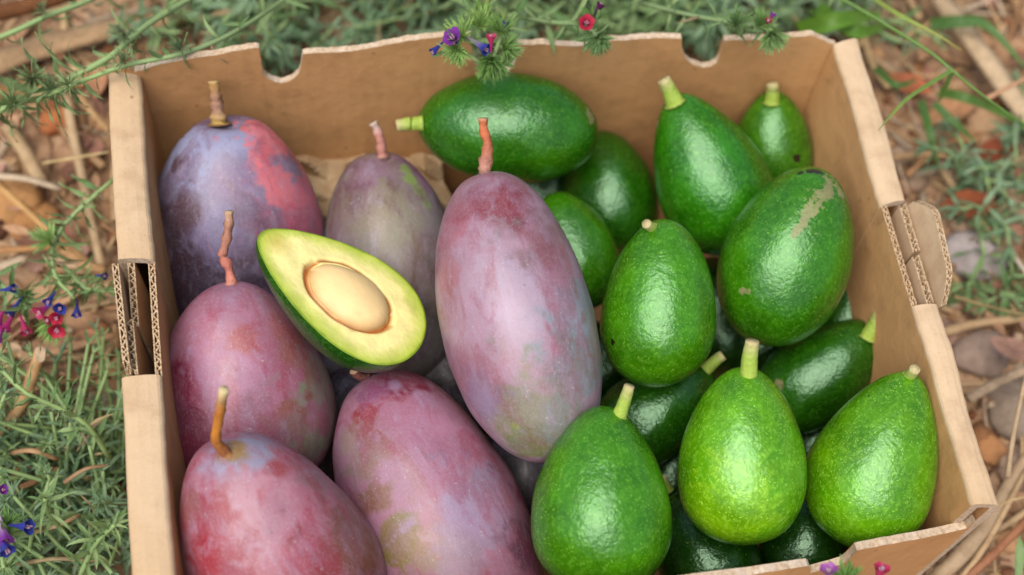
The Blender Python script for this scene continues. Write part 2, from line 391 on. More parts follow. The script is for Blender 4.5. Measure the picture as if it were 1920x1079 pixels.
# left wall
l1i, l1o = along(BLi, FLi, 488), along(BLo, FLo, 486)
l2i, l2o = along(BLi, FLi, 702), along(BLo, FLo, 706)
lw = wall_fold('side_wall', BLi, BLo, l1i, l1o); wall_fold('side_wall', l2i, l2o, FLi, FLo)
dn = lambda p, z: np.array([p[0], p[1], z])
outL = unit(np.append((BLo - BLi)[:2], 0))
corr_panel('slot_panel', dn(l1i, 0), dn(l2i, 0), l1i - [0, 0, .003], l2i - [0, 0, .003], outL)
fa, fb = un(207, 474, HR + .004), un(232, 702, HR + .002)
corr_panel('handle_flap', dn(l1o, .05), dn(l2o, .05), fa, fb, -outL, chamfer=0.006)
corr_panel('outer_panel', dn(l1o, 0), dn(l2o, 0), dn(l1o, .06), dn(l2o, .06), -outL)
ta, tb = un(238, 488, HR - .003), un(247, 612, HR - .012)
corr_panel('slot_tab', dn(ta, .06) + [.003, 0, 0], dn(tb, .06) + [.003, 0, 0], ta, tb, -outL, 0.0034)
ta, tb = un(234, 598, HR - .003), un(243, 702, HR - .003)
corr_panel('slot_tab', dn(ta, .06), dn(tb, .06), ta, tb, -outL, 0.0038)
# right wall
r1i, r1o = along(BRi, FRi, 384), along(BRo, FRo, 372)
r2i, r2o = along(BRi, FRi, 572), along(BRo, FRo, 568)
wall_fold('side_wall', BRi, BRo, r1i, r1o); wall_fold('side_wall', r2i, r2o, FRi, FRo)
outR = unit(np.append((BRo - BRi)[:2], 0))
corr_panel('slot_panel', dn(r1i, 0), dn(r2i, 0), r1i - [0, 0, .002], r2i - [0, 0, .002], outR)
fa, fb = un(1741, 356, HR + .010), un(1786, 556, HR + .008)
corr_panel('handle_flap', dn(r1o, HR - .012), dn(r2o, HR - .012), fa, fb, outR, 0.0032, chamfer=0.016)
corr_panel('outer_panel', dn(r1o, 0), dn(r2o, 0), dn(r1o, HR - .012), dn(r2o, HR - .012), -outR)
ta, tb = un(1686, 386, HR - .003), un(1712, 474, HR - .004)
corr_panel('slot_tab', dn(ta, .06) - outR * .006, dn(tb, .06) - outR * .006, ta, tb, outR, 0.0040)
ta, tb = un(1710, 482, HR - .002), un(1738, 572, HR - .002)
corr_panel('slot_tab', dn(ta, .06) - outR * .008, dn(tb, .06) - outR * .008, ta, tb, outR, 0.0040)

def cut_panel(name, A, B, outline, bulge, outward, th=TH, zb=0.0, jit=0.0006, extra=None):
    """single-sheet wall from A to B whose ragged top follows outline pixels of the photograph, bulging outward"""
    A = np.array(A); B = np.array(B); nn = unit(np.append(outward[:2], 0))
    bz = lambda s: bulge * 4 * s * (1 - s) if 0 < s < 1 else 0.0
    prof = []
    for (px, py) in outline:
        s = 0.5
        for _ in range(12):
            q = dn(A * (1 - s) + B * s, 0) + nn * bz(s)
            d = FW + RX * (px - W0 / 2) / F - UP * (py - H0 / 2) / F
            t = ((q - CAM) @ nn) / (d @ nn); P = CAM + d * t
            s = ((P - A)[:2] @ (B - A)[:2]) / ((B - A)[:2] @ (B - A)[:2])
        prof.append((s, P[2]))
    L = np.linalg.norm((B - A)[:2]); pts = []
    for (s0, z0), (s1, z1) in zip(prof[:-1], prof[1:]):
        n = max(2, int(math.hypot((s1 - s0) * L, z1 - z0) / 0.0018))
        for i in range(n): pts.append((s0 + (s1 - s0) * i / n, z0 + (z1 - z0) * i / n))
    pts.append(prof[-1]); V = []; Fc = []; mi = []
    for k, (s, z) in enumerate(pts):
        base = dn(A * (1 - s) + B * s, 0) + nn * bz(s)
        j = jit * nz((s * 60, 0, 2.2), 1.0, 4) + jit * .6 * nz((s * 260, 1, 0), 1.0, 9)
        w = 0.0010 * nz((s * 9, 0, 4), 1.0, 3)
        for u in (0, th):
            b = base + nn * (u + w)
            V += [np.array([b[0], b[1], zb]), np.array([b[0], b[1], max(zb + .001, z - .012)]), np.array([b[0], b[1], z + j * (1 if u == 0 else 1.8)])]
    for k in range(len(pts) - 1):
        a = k * 6; c = a + 6
        Fc += [(a, a + 1, c + 1, c), (a + 1, a + 2, c + 2, c + 1)]; mi += [0, 0]
        Fc += [(a + 3, c + 3, c + 4, a + 4), (a + 4, c + 4, c + 5, a + 5)]; mi += [0, 0]
        Fc.append((a + 2, a + 5, c + 5, c + 2)); mi.append(1)
    a = 0; Fc.append((a, a + 3, a + 4, a + 1)); Fc.append((a + 1, a + 4, a + 5, a + 2)); mi += [1, 1]
    a = (len(pts) - 1) * 6; Fc.append((a, a + 1, a + 4, a + 3)); Fc.append((a + 1, a + 2, a + 5, a + 4)); mi += [1, 1]
    return link(name, mesh(name, V, Fc, None, False, [M_KRAFT_IN, M_RAW], mi), None, box)

back_out = unit(np.array([-(BRi - BLi)[1], (BRi - BLi)[0], 0])); 
def arc(cx, cy, rx, ry, a0, a1, n=9): return [(cx + rx * math.cos(math.radians(a0 + (a1 - a0) * i / (n - 1))), cy + ry * math.sin(math.radians(a0 + (a1 - a0) * i / (n - 1)))) for i in range(n)]
outline = [(252, 136), (300, 121), (360, 110), (420, 101), (480, 90), (486, 92), (487, 120)] + arc(526, 122, 38, 34, 170, 10) + [(568, 102), (600, 99), (650, 97), (700, 88), (760, 79), (826, 70), (884, 68), (886, 100)] + \
    arc(928, 104, 41, 36, 175, 5) + [(971, 84), (1020, 82), (1080, 85), (1150, 76), (1230, 72), (1278, 72), (1279, 98)] + arc(1318, 92, 38, 34, 170, 8) + \
    [(1358, 76), (1400, 74), (1450, 75), (1490, 70), (1522, 68), (1545, 76), (1568, 86)]
cut_panel('back_wall', BLi + (BLi - BRi) * .012, BRi - (BRi - BLi) * .004, outline, 0.010, back_out)
front_out = unit(np.array([-(FLi - FRi)[1], (FLi - FRi)[0], 0]))
outline = [(338, 1215), (700, 1164), (1000, 1123), (1200, 1094), (1300, 1078), (1424, 1060), (1510, 1048), (1514, 1050), (1515, 1062), (1545, 1054), (1575, 1045), (1592, 1032), (1602, 1019), (1650, 1008), (1700, 998), (1760, 987), (1812, 975), (1822, 962)]
cut_panel('front_wall', FLi, FRi + (FRi - FLi) * .004, outline, 0.006, front_out)
V = [dn(p, z) for z in (0.0, 0.004) for p in (BLo, BRo, FRo, FLo)]
V = [np.array(v) * [0.985, 0.985, 1] for v in V]
link('box_floor', mesh('box_floor', V, [(3, 2, 1, 0), (4, 5, 6, 7)] + [(i, (i + 1) % 4, 4 + (i + 1) % 4, 4 + i) for i in range(4)], None, False), M_KRAFT_IN, box)

# crumpled kraft paper lining
def crumple(name, c00, c10, c01, c11, n, m, amp, seed, label):
    r_ = random.Random(seed); sub = 4
    G = [[(np.array([r_.uniform(-.35, .35), r_.uniform(-.35, .35)]), r_.uniform(-1, 1)) for i in range(n + 1)] for j in range(m + 1)]
    def node(i, j):
        (dx, dy), h = G[j][i]; s_ = (i + dx) / n; t_ = (j + dy) / m
        p = (np.array(c00) * (1 - s_) + np.array(c10) * s_) * (1 - t_) + (np.array(c01) * (1 - s_) + np.array(c11) * s_) * t_
        return p + np.array([.2 * h, -.5 * h, .8 * h]) * amp
    V = []; N = n * sub; M = m * sub
    for jj in range(M + 1):
        for ii in range(N + 1):
            i = min(ii // sub, n - 1); j = min(jj // sub, m - 1); a = ii / sub - i; b = jj / sub - j
            A, B, D, E_ = node(i, j), node(i + 1, j), node(i, j + 1), node(i + 1, j + 1)
            p = A + (B - A) * a + (D - A) * b if a + b <= 1 else E_ + (D - E_) * (1 - a) + (B - E_) * (1 - b)
            p = p + np.array([0, -.5, .8]) * (.0007 * nz(p, 160, seed) + .0005 * nz(p, 420, seed)); V.append(p)
    Fc = [(j * (N + 1) + i, j * (N + 1) + i + 1, (j + 1) * (N + 1) + i + 1, (j + 1) * (N + 1) + i) for j in range(M) for i in range(N)]
    return tag(link(name, mesh(name, V, Fc, None, False), M_PAPER), label, 'paper')
crumple('kraft_paper', un(268, 430, .034), un(860, 450, .030), un(274, 262, .060), un(830, 290, .046), 15, 6, 0.0085, 5, 'crumpled brown packing paper along the back wall behind the mangos')
crumple('kraft_paper', un(1590, 620, .015), un(1660, 640, .03), un(1590, 480, .05), un(1632, 500, .085), 4, 7, 0.005, 8, 'folded brown packing paper against the right wall beside the scarred avocado')

# ------------------------------------------------------------------ fruit
#FRUIT
FR = {
 'M1': (443, 435, .070, 95, 435, 330, 25), 'M2': (738, 500, .062, 100, 440, 252, 0), 'M3': (968, 588, .127, 104, 556, 286, -12),
 'M4': (456, 732, .078, 99, 416, 330, 22), 'M5': (520, 1044, .100, 118, 500, 352, 22), 'M6': (816, 984, .068, 112, 620, 340, -6),
 'A1': (953, 241, .105, 176, 338, 206, 0), 'A2': (1140, 365, .047, 100, 240, 185, 0), 'A3': (1075, 470, .068, 110, 230, 160, 0),
 'A4': (1328, 325, .095, 114, 318, 214, 10), 'A5': (1448, 285, .075, 90, 226, 150, 20), 'A6': (1477, 481, .112, 70, 347, 240, 0),
 'A7': (1236, 569, .115, 86, 316, 216, 0), 'A8': (1540, 702, .060, 36, 290, 170, 0), 'A9': (1391, 854, .115, 88, 334, 240, 5),
 'A10': (1643, 860, .110, 70, 348, 238, 5), 'A11': (1128, 938, .118, 90, 350, 264, 5), 'A12': (1225, 775, .060, 38, 270, 170, 0),
 'B1': (640, 800, .020, 60, 260, 190, 0), 'B7': (628, 720, .020, 20, 240, 180, 0), 'B8': (845, 715, .020, 120, 240, 180, 0), 'B9': (1262, 880, .020, 70, 240, 180, 0), 'B10': (1530, 850, .020, 110, 240, 180, 0), 'B11': (1015, 355, .020, 150, 240, 170, 0), 'B2': (985, 900, .020, 80, 240, 190, 0), 'B3': (1130, 690, .020, 20, 250, 180, 0), 'B4': (1345, 600, .020, 95, 240, 180, 0), 'B5': (1590, 590, .050, 70, 200, 160, 0), 'B6': (1440, 640, .020, 10, 240, 170, 0),
 'A14': (1320, 1040, .055, 120, 250, 190, 0), 'A15': (1510, 1010, .055, 80, 220, 170, 0)}
def frame_of(cx, cy, z, an, L, Wd, tilt):
    c = un(cx, cy, z); px = depth(c) / F; b = Wd / 2 * px; A_ = L / 2 * px; t = math.radians(tilt)
    a = math.sqrt(max(A_ ** 2 - (b * math.sin(t)) ** 2, 1e-9)) / math.cos(t)
    vd = unit(c - CAM); im = RX * math.cos(math.radians(an)) + UP * math.sin(math.radians(an)); im = unit(im - vd * (im @ vd))
    zz = unit(im * math.cos(t) - vd * math.sin(t)); xx = unit(-vd - zz * (-vd @ zz)); yy = np.cross(zz, xx)
    return c, a, b, xx, yy, zz
def fruit_verts(a, b, fn, n=112, m=112, seed=0, lump=0.02):
    V = []
    for i in range(n + 1):
        th = math.pi * (i / n)
        for k in range(m):
            ph = 2 * math.pi * k / m
            V.append(fn(th, ph))
    V = np.array(V)
    N = np.array([nz(v / b, 0.9, seed) + 0.4 * nz(v / b, 2.3, seed + 5) for v in V])
    V[:, :2] *= (1 + lump * N)[:, None]; V[:, 2] *= (1 + lump * .4 * N)
    Fc = [(i * m + k, (i + 1) * m + k, (i + 1) * m + (k + 1) % m, i * m + (k + 1) % m) for i in range(n) for k in range(m)]
    return V, Fc
def mango_fn(a, b, k=0.07, p=0.92, beak=0.05, dim=0.03):
    def fn(th, ph):
        c, s = math.cos(th), math.sin(th)
        r = b * (s ** p) * (1 + k * c)
        z = a * c - (a * dim * math.exp(-(th / 0.20) ** 2))
        x = r * math.cos(ph) * 0.93 + beak * b * math.sin(2 * th) * 0.6
        return (x, r * math.sin(ph), z)
    return fn
def avo_fn(a, b, k=0.2, bend=0.0):
    mx = max(math.sin(t) * (1 - k * math.cos(t)) for t in np.linspace(0, math.pi, 200))
    def fn(th, ph):
        c, s = math.cos(th), math.sin(th); r = b * s * (1 - k * c) / mx
        r *= 1 + 0.05 * math.exp(-(th / .35) ** 2)
        return (r * math.cos(ph), r * math.sin(ph) + bend * b * (c * c), a * c)
    return fn
def world_of(V, fr): c, a, b, xx, yy, zz = fr; return c + V[:, :1] * xx + V[:, 1:2] * yy + V[:, 2:3] * zz
def paint(V, fr, base, blobs, seed, wob=0.6):
    """skin colour fields; each blob sits on the spot of the skin that the photograph shows at a pixel"""
    Wd = world_of(V, fr); pxm = depth(fr[0]) / F; col = np.tile(np.array(base, float), (len(V), 1))
    n1 = np.array([nz(v, 70, seed) for v in V]); n2 = np.array([nz(v, 190, seed + 3) for v in V]); n3 = np.array([nz(v, 30, seed + 8) for v in V]); n4 = np.array([nz(v, 430, seed + 6) for v in V])
    vp = Wd - CAM; zc = vp @ FW; PX = W0 / 2 + F * (vp @ RX) / zc; PY = H0 / 2 - F * (vp @ UP) / zc
    front = (V[:, 0] > -0.1 * fr[2])
    for (bx, by, br, bc, st) in blobs:
        d2 = (PX - bx) ** 2 + (PY - by) ** 2 + np.where(front, 0, 1e9); h = Wd[np.argmin(d2)]
        d = np.linalg.norm(Wd - h, axis=1) / (br * pxm) * (1 + wob * n1 + 0.45 * n2 + 0.30 * n4)
        w = st * np.clip((1.22 - d) * 1.5, 0, 1); w = np.clip(w * w * (3 - 2 * w), 0, 1)[:, None]
        col = col * (1 - w) + np.array(bc) * w
    return col * (1 + 0.14 * n3 + 0.16 * n1 + .10 * n2)[:, None]
def place(o, fr):
    c, a, b, xx, yy, zz = fr
    o.matrix_world = Matrix(((xx[0], yy[0], zz[0], c[0]), (xx[1], yy[1], zz[1], c[1]), (xx[2], yy[2], zz[2], c[2]), (0, 0, 0, 1)))
def to_local(P, fr): c, a, b, xx, yy, zz = fr; v = np.asarray(P) - c; return np.array([v @ xx, v @ yy, v @ zz])
def stalk(o, V, fr, pts, r0, r1, cols, seed, flare=1.35, knob=0.25, off=0.006, tipflare=True):
    """woody stalk from the skin, following image points with increasing nearness"""
    Wd = world_of(V, fr); vp = Wd - CAM; zc = vp @ FW
    PX = W0 / 2 + F * (vp @ RX) / zc; PY = H0 / 2 - F * (vp @ UP) / zc
    i = np.argmin((PX - pts[0][0]) ** 2 + (PY - pts[0][1]) ** 2 + (V[:, 2] < fr[1] * 0.55) * 1e9 + (V[:, 0] < -0.03 * fr[2]) * 1e9)
    d0 = depth(Wd[i]); pxm = d0 / F
    W3 = [und(p[0], p[1], d0 - off * k / (len(pts) - 1)) for k, p in enumerate(pts)]
    W3 = [W3[0] * 2 - W3[1] if False else W3[0] + (W3[0] - W3[1]) * 0.18] + W3
    P = smooth_path([to_local(p, fr) for p in W3], 22)
    R = []
    for k in range(22):
        t = k / 21; r = (r0 * (1 - t) + r1 * t) * pxm * 1.0
        r *= 1 + (flare - 1) * max(0, 1 - t / .25) ** 1.5 + (knob * .8 * math.exp(-((t - .38) / .05) ** 2) + knob * .6 * math.exp(-((t - .72) / .04) ** 2) if knob > .2 else 0) + knob * nz((k * .45, seed, 0), 1.0, seed) + (0.10 if k >= 20 and tipflare else 0)
        R.append(r)
    Vt, Ft = tube(P, R, 12, 1.0, True, seed, 0.30 if knob > .1 else 0.06)
    cc = []
    for k in range(22):
        t = k / 21 * (len(cols) - 1); j = min(int(t), len(cols) - 2); f = t - j
        c_ = np.array(cols[j]) * (1 - f) + np.array(cols[j + 1]) * f
        c_ = c_ * (1 + (.25 if knob > .1 else .08) * nz((k * .7, seed, 2), 1.0, seed)) * (.6 if k < 3 else 1.0)
        if k == 21: c_ = c_ * .5 + np.array(L_(225, 200, 150)) * .5
        cc += [c_] * 12
    s = link('stalk', mesh('stalk', Vt, Ft, cc), M_STEM, o); return s

K = .62
def L_(*c): return lin(c, K)
def mango(key, label, base, under, blobs, ublobs=(), shape={}, seed=1):
    fr = frame_of(*FR[key]); V, Fc = fruit_verts(fr[1], fr[2], mango_fn(fr[1], fr[2], **shape), 170, 170, seed=seed, lump=0.036)
    col = paint(V, fr, L_(*base), [(x, y, r, L_(*c), s) for x, y, r, c, s in blobs], seed, .35 if key == 'M1' else .6) * np.array([.75, .73, .75]) * {'M1': 1.3, 'M2': 1.2, 'B1': .6, 'B2': .6, 'B7': .6, 'B8': .6}.get(key, 1.0)  # filler mangos get a darker skin that stands in for deep shade
    un_ = 0.45 * paint(V, fr, L_(*under), [(x, y, r, L_(*c), s) for x, y, r, c, s in ublobs], seed + 20) + 0.42 * col * np.array([1.05, .62, .70])
    me = mesh('mango', V, Fc, col); a = me.color_attributes.new('under', 'FLOAT_COLOR', 'POINT')
    cc = np.ones((len(V), 4), np.float32); cc[:, :3] = un_; a.data.foreach_set('color', cc.ravel())
    o = link('mango', me, M_MANGO); place(o, fr); tag(o, label, 'mango', 'mangos in the box'); return o, V, fr

m, V, fr = mango('M1', 'purple-blue mango with a bright coral red flank in the back left corner', (132, 120, 146), (96, 68, 80),
    [(400, 580, 170, (66, 54, 76), 1), (315, 450, 75, (78, 54, 66), 1.1), (345, 300, 75, (154, 160, 192), .95), (440, 250, 60, (160, 162, 194), .9), (540, 310, 82, (246, 124, 126), 1.5), (575, 400, 66, (222, 98, 118), 1.3), (505, 255, 48, (240, 136, 142), 1.3),
     (440, 340, 50, (140, 116, 148), .8), (350, 245, 15, (110, 84, 52), 1), (330, 310, 18, (92, 72, 84), .9), (415, 440, 60, (134, 122, 160), .8), (500, 420, 45, (136, 98, 122), .9), (565, 465, 60, (180, 90, 112), 1.1), (525, 350, 40, (226, 118, 126), 1.2), (345, 390, 40, (96, 68, 78), .8)],
    [(550, 340, 90, (225, 84, 88), 1.4), (575, 430, 70, (160, 60, 80), 1), (400, 300, 60, (118, 92, 110), .8)], dict(k=-0.19, p=0.82, dim=.08), 3)
stalk(m, V, fr, [(410, 228), (408, 205), (404, 178), (400, 152)], 14, 10, [L_(190, 140, 90), L_(205, 170, 90), L_(180, 135, 112), L_(170, 125, 90), L_(200, 155, 80)], 3, 1.75)
m, V, fr = mango('M2', 'dull olive and mauve mango with a pale green streak, tucked behind the halved avocado', (136, 118, 110), (104, 78, 84),
    [(800, 310, 60, (144, 98, 124), 1), (690, 330, 50, (136, 104, 116), .9), (740, 420, 70, (140, 134, 100), .8), (700, 400, 50, (136, 120, 92), .7), (820, 480, 60, (138, 116, 120), .8), (800, 640, 90, (108, 102, 90), .9), (760, 318, 13, (140, 165, 84), 1.1), (772, 338, 14, (142, 172, 84), 1.2), (786, 360, 14, (142, 170, 84), 1.2), (800, 384, 13, (140, 160, 88), 1), (660, 380, 30, (122, 106, 84), .7)],
    [(740, 450, 90, (120, 116, 70), .8)], dict(k=-0.08), 4)
stalk(m, V, fr, [(717, 292), (714, 268), (708, 246), (699, 230)], 10, 8, [L_(180, 140, 115), L_(195, 130, 115), L_(205, 140, 125), L_(240, 215, 205)], 4)
m, V, fr = mango('M3', 'big lilac mango lying on top in the middle, red blush below its stalk', (188, 150, 168), (162, 96, 104),
    [(930, 378, 45, (160, 74, 82), 1.15), (905, 350, 30, (186, 140, 160), .8), (960, 330, 40, (172, 128, 146), .8), (850, 430, 50, (184, 112, 126), 1), (835, 520, 45, (186, 116, 124), .9), (965, 560, 95, (198, 172, 190), 1), (890, 640, 70, (184, 144, 162), .7), (1020, 460, 60, (162, 122, 128), .9), (1090, 600, 75, (160, 172, 184), 1.1), (1090, 690, 75, (154, 168, 172), 1.2), (1000, 795, 85, (158, 152, 118), 1.1), (990, 838, 48, (138, 144, 88), 1.1), (900, 740, 50, (168, 140, 172), .8), (1060, 770, 45, (150, 156, 146), .8), (968, 797, 8, (160, 175, 60), 1)],
    [(1010, 780, 90, (140, 112, 92), 1), (930, 380, 70, (150, 48, 60), 1)], dict(k=-0.07, p=0.93), 5)
stalk(m, V, fr, [(908, 322), (912, 296), (914, 268), (907, 245), (906, 222)], 9.5, 8, [L_(180, 130, 110), L_(205, 150, 130), L_(200, 120, 90), L_(215, 118, 72), L_(200, 110, 70)], 5, 1.1, .35)
m, V, fr = mango('M4', 'rosy pink mango with a grey-green right flank and long knobbly stalk, left side', (188, 112, 136), (178, 78, 92),
    [(325, 740, 70, (150, 36, 80), 1.3), (345, 830, 75, (142, 36, 72), 1.2), (400, 870, 60, (150, 50, 84), 1), (440, 610, 80, (198, 128, 152), .9), (430, 700, 70, (200, 136, 168), .9), (600, 775, 84, (158, 166, 138), 1.5), (600, 700, 56, (172, 158, 136), 1.2), (540, 785, 40, (166, 86, 54), 1.3), (585, 640, 34, (186, 136, 104), .9), (550, 660, 40, (186, 120, 112), .8), (420, 545, 40, (192, 142, 168), .8), (580, 840, 40, (150, 140, 96), .9), (480, 800, 60, (170, 98, 124), .8), (455, 640, 30, (198, 98, 96), .8), (520, 610, 26, (196, 104, 100), .7)],
    [(590, 760, 70, (158, 116, 76), 1)], dict(k=-0.26, p=.98, dim=.02), 6)
stalk(m, V, fr, [(434, 530), (428, 500), (417, 482), (424, 455), (429, 425), (429, 396)], 9.5, 7.5, [L_(215, 180, 150), L_(225, 140, 120), L_(215, 128, 108), L_(198, 132, 110), L_(194, 134, 108), L_(215, 168, 135)], 6, 1.7, .45)
m, V, fr = mango('M5', 'pink and red mango in the front left corner with a short orange stalk', (192, 120, 136), (184, 66, 78),
    [(430, 1000, 84, (176, 36, 52), 1.25), (400, 1060, 60, (184, 56, 70), .9), (475, 850, 56, (172, 168, 192), 1.1), (400, 870, 40, (176, 164, 188), 1), (500, 930, 70, (214, 152, 166), 1), (550, 1010, 70, (204, 140, 158), .9), (668, 1015, 72, (150, 84, 62), 1.3), (655, 945, 55, (166, 108, 110), 1.0), (610, 1060, 40, (176, 70, 78), .9), (520, 880, 30, (180, 84, 88), .9), (440, 845, 26, (176, 140, 70), .9), (590, 890, 50, (176, 130, 138), .9), (350, 960, 36, (176, 100, 100), .8)],
    [(660, 1020, 70, (150, 78, 50), 1)], dict(k=-.20, p=0.95, dim=.02), 7)
stalk(m, V, fr, [(424, 850), (405, 826), (410, 790), (415, 755), (420, 730)], 10.5, 8.5, [L_(200, 160, 90), L_(170, 100, 55), L_(205, 130, 40), L_(205, 130, 45), L_(245, 225, 170)], 7, 1.2, .12, .02)
m, V, fr = mango('M6', 'long pink mango at the front with a crimson top and olive yellow patch', (190, 126, 150), (168, 72, 92),
    [(760, 708, 56, (150, 34, 70), 1.3), (850, 735, 46, (158, 46, 84), 1.1), (682, 778, 24, (176, 40, 44), 1.3), (700, 730, 34, (164, 90, 130), .9), (790, 742, 18, (200, 160, 190), 1), (740, 725, 14, (196, 150, 186), .9), (800, 755, 26, (196, 150, 180), .8), (690, 850, 55, (170, 132, 116), 1), (650, 830, 36, (176, 140, 128), .9), (745, 1010, 46, (148, 128, 20), 1.3), (710, 935, 32, (150, 96, 44), 1.2), (820, 1030, 50, (176, 140, 104), .9), (830, 830, 95, (206, 142, 168), 1), (900, 960, 80, (188, 158, 188), 1), (980, 930, 45, (152, 66, 98), 1), (930, 830, 45, (172, 92, 118), .9), (985, 1030, 50, (130, 70, 96), .9), (860, 1060, 50, (186, 150, 170), .8)],
    [(720, 920, 90, (160, 104, 60), .9), (700, 770, 50, (170, 34, 44), 1)], dict(k=-0.08, p=0.93), 8)
stalk(m, V, fr, [(690, 712), (672, 704), (664, 694)], 10, 8, [L_(120, 80, 70), L_(150, 90, 80)], 8)

def avo(key, label, base, blobs=(), scars=(), darks=(), k=0.2, bend=0.0, stem=None, seed=1, sr=(11, 8), off=.006):
    fr = frame_of(*FR[key]); V, Fc = fruit_verts(fr[1], fr[2], avo_fn(fr[1], fr[2], k, bend), seed=seed, lump=0.032)
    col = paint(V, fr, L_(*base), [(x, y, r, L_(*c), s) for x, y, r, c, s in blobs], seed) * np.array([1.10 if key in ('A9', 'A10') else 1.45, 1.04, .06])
    sA = paint(V, fr, (0, 0, 0), [(x, y, r, (1, 0, 0), 1) for x, y, r in scars] + [(x, y, r, (0, 1, 0), 1) for x, y, r in darks], seed + 9)
    me = mesh('avocado', V, Fc, col); a = me.color_attributes.new('scar', 'FLOAT_COLOR', 'POINT')
    cc = np.ones((len(V), 4), np.float32); cc[:, :3] = sA; a.data.foreach_set('color', cc.ravel())
    o = link('avocado', me, M_AVO); place(o, fr); tag(o, label, 'avocado', 'avocados in the box')
    if stem: stalk(o, V, fr, stem, sr[0], sr[1], [L_(175, 195, 90), L_(185, 212, 84), L_(180, 208, 84), L_(215, 205, 140)], seed, 1.15, .05, off, False)
    return o
avo('A1', 'dark green avocado lying sideways against the back wall', (36, 108, 16), [(1040, 280, 60, (44, 112, 22), .8)], [(1105, 215, 14)], (), .05, 0, [(788, 232), (765, 233), (743, 236)], 31, (16, 11), .002)
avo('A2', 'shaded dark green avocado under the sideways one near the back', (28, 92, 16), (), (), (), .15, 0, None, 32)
avo('A3', 'half hidden green avocado squeezed behind the big lilac mango', (48, 122, 28), (), (), (), .15, 0, None, 33)
avo('A4', 'glossy dark green avocado with a short thick stalk near the back wall', (36, 118, 14), [(1300, 230, 50, (44, 120, 18), .8)], [(1233, 232, 11)], (), .29, 0, [(1264, 190), (1254, 168), (1244, 149)], 34, (20, 12))
avo('A5', 'small dull green avocado standing in the back right corner', (52, 122, 40), (), (), [(1495, 298, 7)], .16, 0, [(1447, 190), (1449, 172), (1448, 157)], 35, (15, 11))
avo('A6', 'green avocado with a pale brown scar across its shoulder by the right wall', (48, 124, 14), [(1440, 560, 80, (46, 118, 20), .6)], [(1562, 340, 16), (1556, 356, 18), (1544, 368, 19), (1532, 380, 18), (1522, 392, 18), (1513, 404, 17), (1505, 416, 16), (1498, 428, 14), (1491, 440, 12), (1575, 362, 16), (1588, 374, 14), (1582, 546, 13), (1577, 558, 13), (1570, 570, 12), (1392, 545, 11), (1402, 548, 9)], [(1500, 325, 8), (1518, 322, 8), (1532, 321, 7)], .12, 0, None, 36)
avo('A7', 'mid green avocado with a tiny stalk stub in the middle of the heap', (56, 134, 16), [(1240, 680, 60, (62, 136, 18), .8)], (), [(1148, 640, 7)], .2, 0, [(1222, 428), (1212, 420)], 37, (11, 9))
avo('A8', 'dark green avocado leaning towards the right wall, stalk up', (28, 90, 20), (), [(1462, 722, 14)], (), .2, 0, [(1630, 630), (1643, 606), (1652, 583)], 38, (18, 13))
avo('A9', 'bright lime green avocado with a tall pale stalk at the front', (92, 160, 18), [(1390, 960, 90, (122, 182, 22), 1), (1400, 730, 60, (80, 146, 18), .7)], (), (), .22, 0, [(1404, 700), (1406, 668), (1411, 640)], 39, (18, 13))
avo('A10', 'bright green pear shaped avocado in the front right corner', (88, 154, 16), [(1590, 960, 90, (98, 164, 18), .9), (1545, 850, 50, (104, 166, 20), .8)], (), [(1645, 716, 4), (1630, 741, 3)], .31, .06, [(1706, 705), (1716, 692)], 40, (13, 10))
avo('A11', 'large green avocado at the front beside the pink mangos, bent stalk', (56, 134, 12), [(1100, 1050, 90, (58, 132, 14), .8), (1020, 900, 60, (62, 136, 16), .7)], (), (), .27, 0, [(1162, 777), (1172, 750), (1180, 724)], 41, (16, 10))
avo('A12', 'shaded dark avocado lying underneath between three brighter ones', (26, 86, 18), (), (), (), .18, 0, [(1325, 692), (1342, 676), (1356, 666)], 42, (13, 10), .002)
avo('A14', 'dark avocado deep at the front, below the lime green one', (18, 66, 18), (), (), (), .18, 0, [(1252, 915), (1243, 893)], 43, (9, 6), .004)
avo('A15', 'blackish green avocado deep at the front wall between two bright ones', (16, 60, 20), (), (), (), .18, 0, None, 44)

mango('B1', 'dark mango added to shade the gap between the rosy and the crimson-topped mango', (70, 48, 52), (52, 34, 40), [], (), {}, 61)  # filler mangos, added and coloured near black so the gaps read as shade
mango('B7', 'dark mango added to shade the gap right under the halved avocado', (70, 48, 52), (52, 34, 40), [], (), {}, 67)
mango('B8', 'dark mango added to shade the gap between the lilac and the crimson-topped mango', (70, 48, 52), (52, 34, 40), [], (), {}, 68)
mango('B2', 'dark mango added to shade the gap below the tip of the big lilac mango', (70, 48, 52), (52, 34, 40), [], (), {}, 62)
avo('B3', 'dark avocado added to shade the gap right of the big lilac mango', (18, 60, 18), (), (), (), .18, 0, None, 47)  # avocados labelled as added are unseen fillers that keep the gaps dark
avo('B9', 'dark avocado added to shade the gap between the large front one and the lime green one', (18, 56, 18), (), (), (), .18, 0, None, 54)
avo('B10', 'dark avocado added to shade the gap between the two brightest avocados', (18, 56, 18), (), (), (), .18, 0, None, 55)
avo('B11', 'dark avocado added to shade the gap right under the one lying sideways', (18, 56, 18), (), (), (), .18, 0, None, 56)
avo('B4', 'dark avocado added to shade the gap between the stubbed and the scarred avocado', (18, 60, 18), (), (), (), .18, 0, None, 48)
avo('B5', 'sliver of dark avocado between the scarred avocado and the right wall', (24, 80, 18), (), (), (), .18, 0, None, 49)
avo('B6', 'dark avocado added to shade the gap under the scarred one, above the tall pale stalk', (18, 60, 18), (), (), (), .18, 0, None, 51)

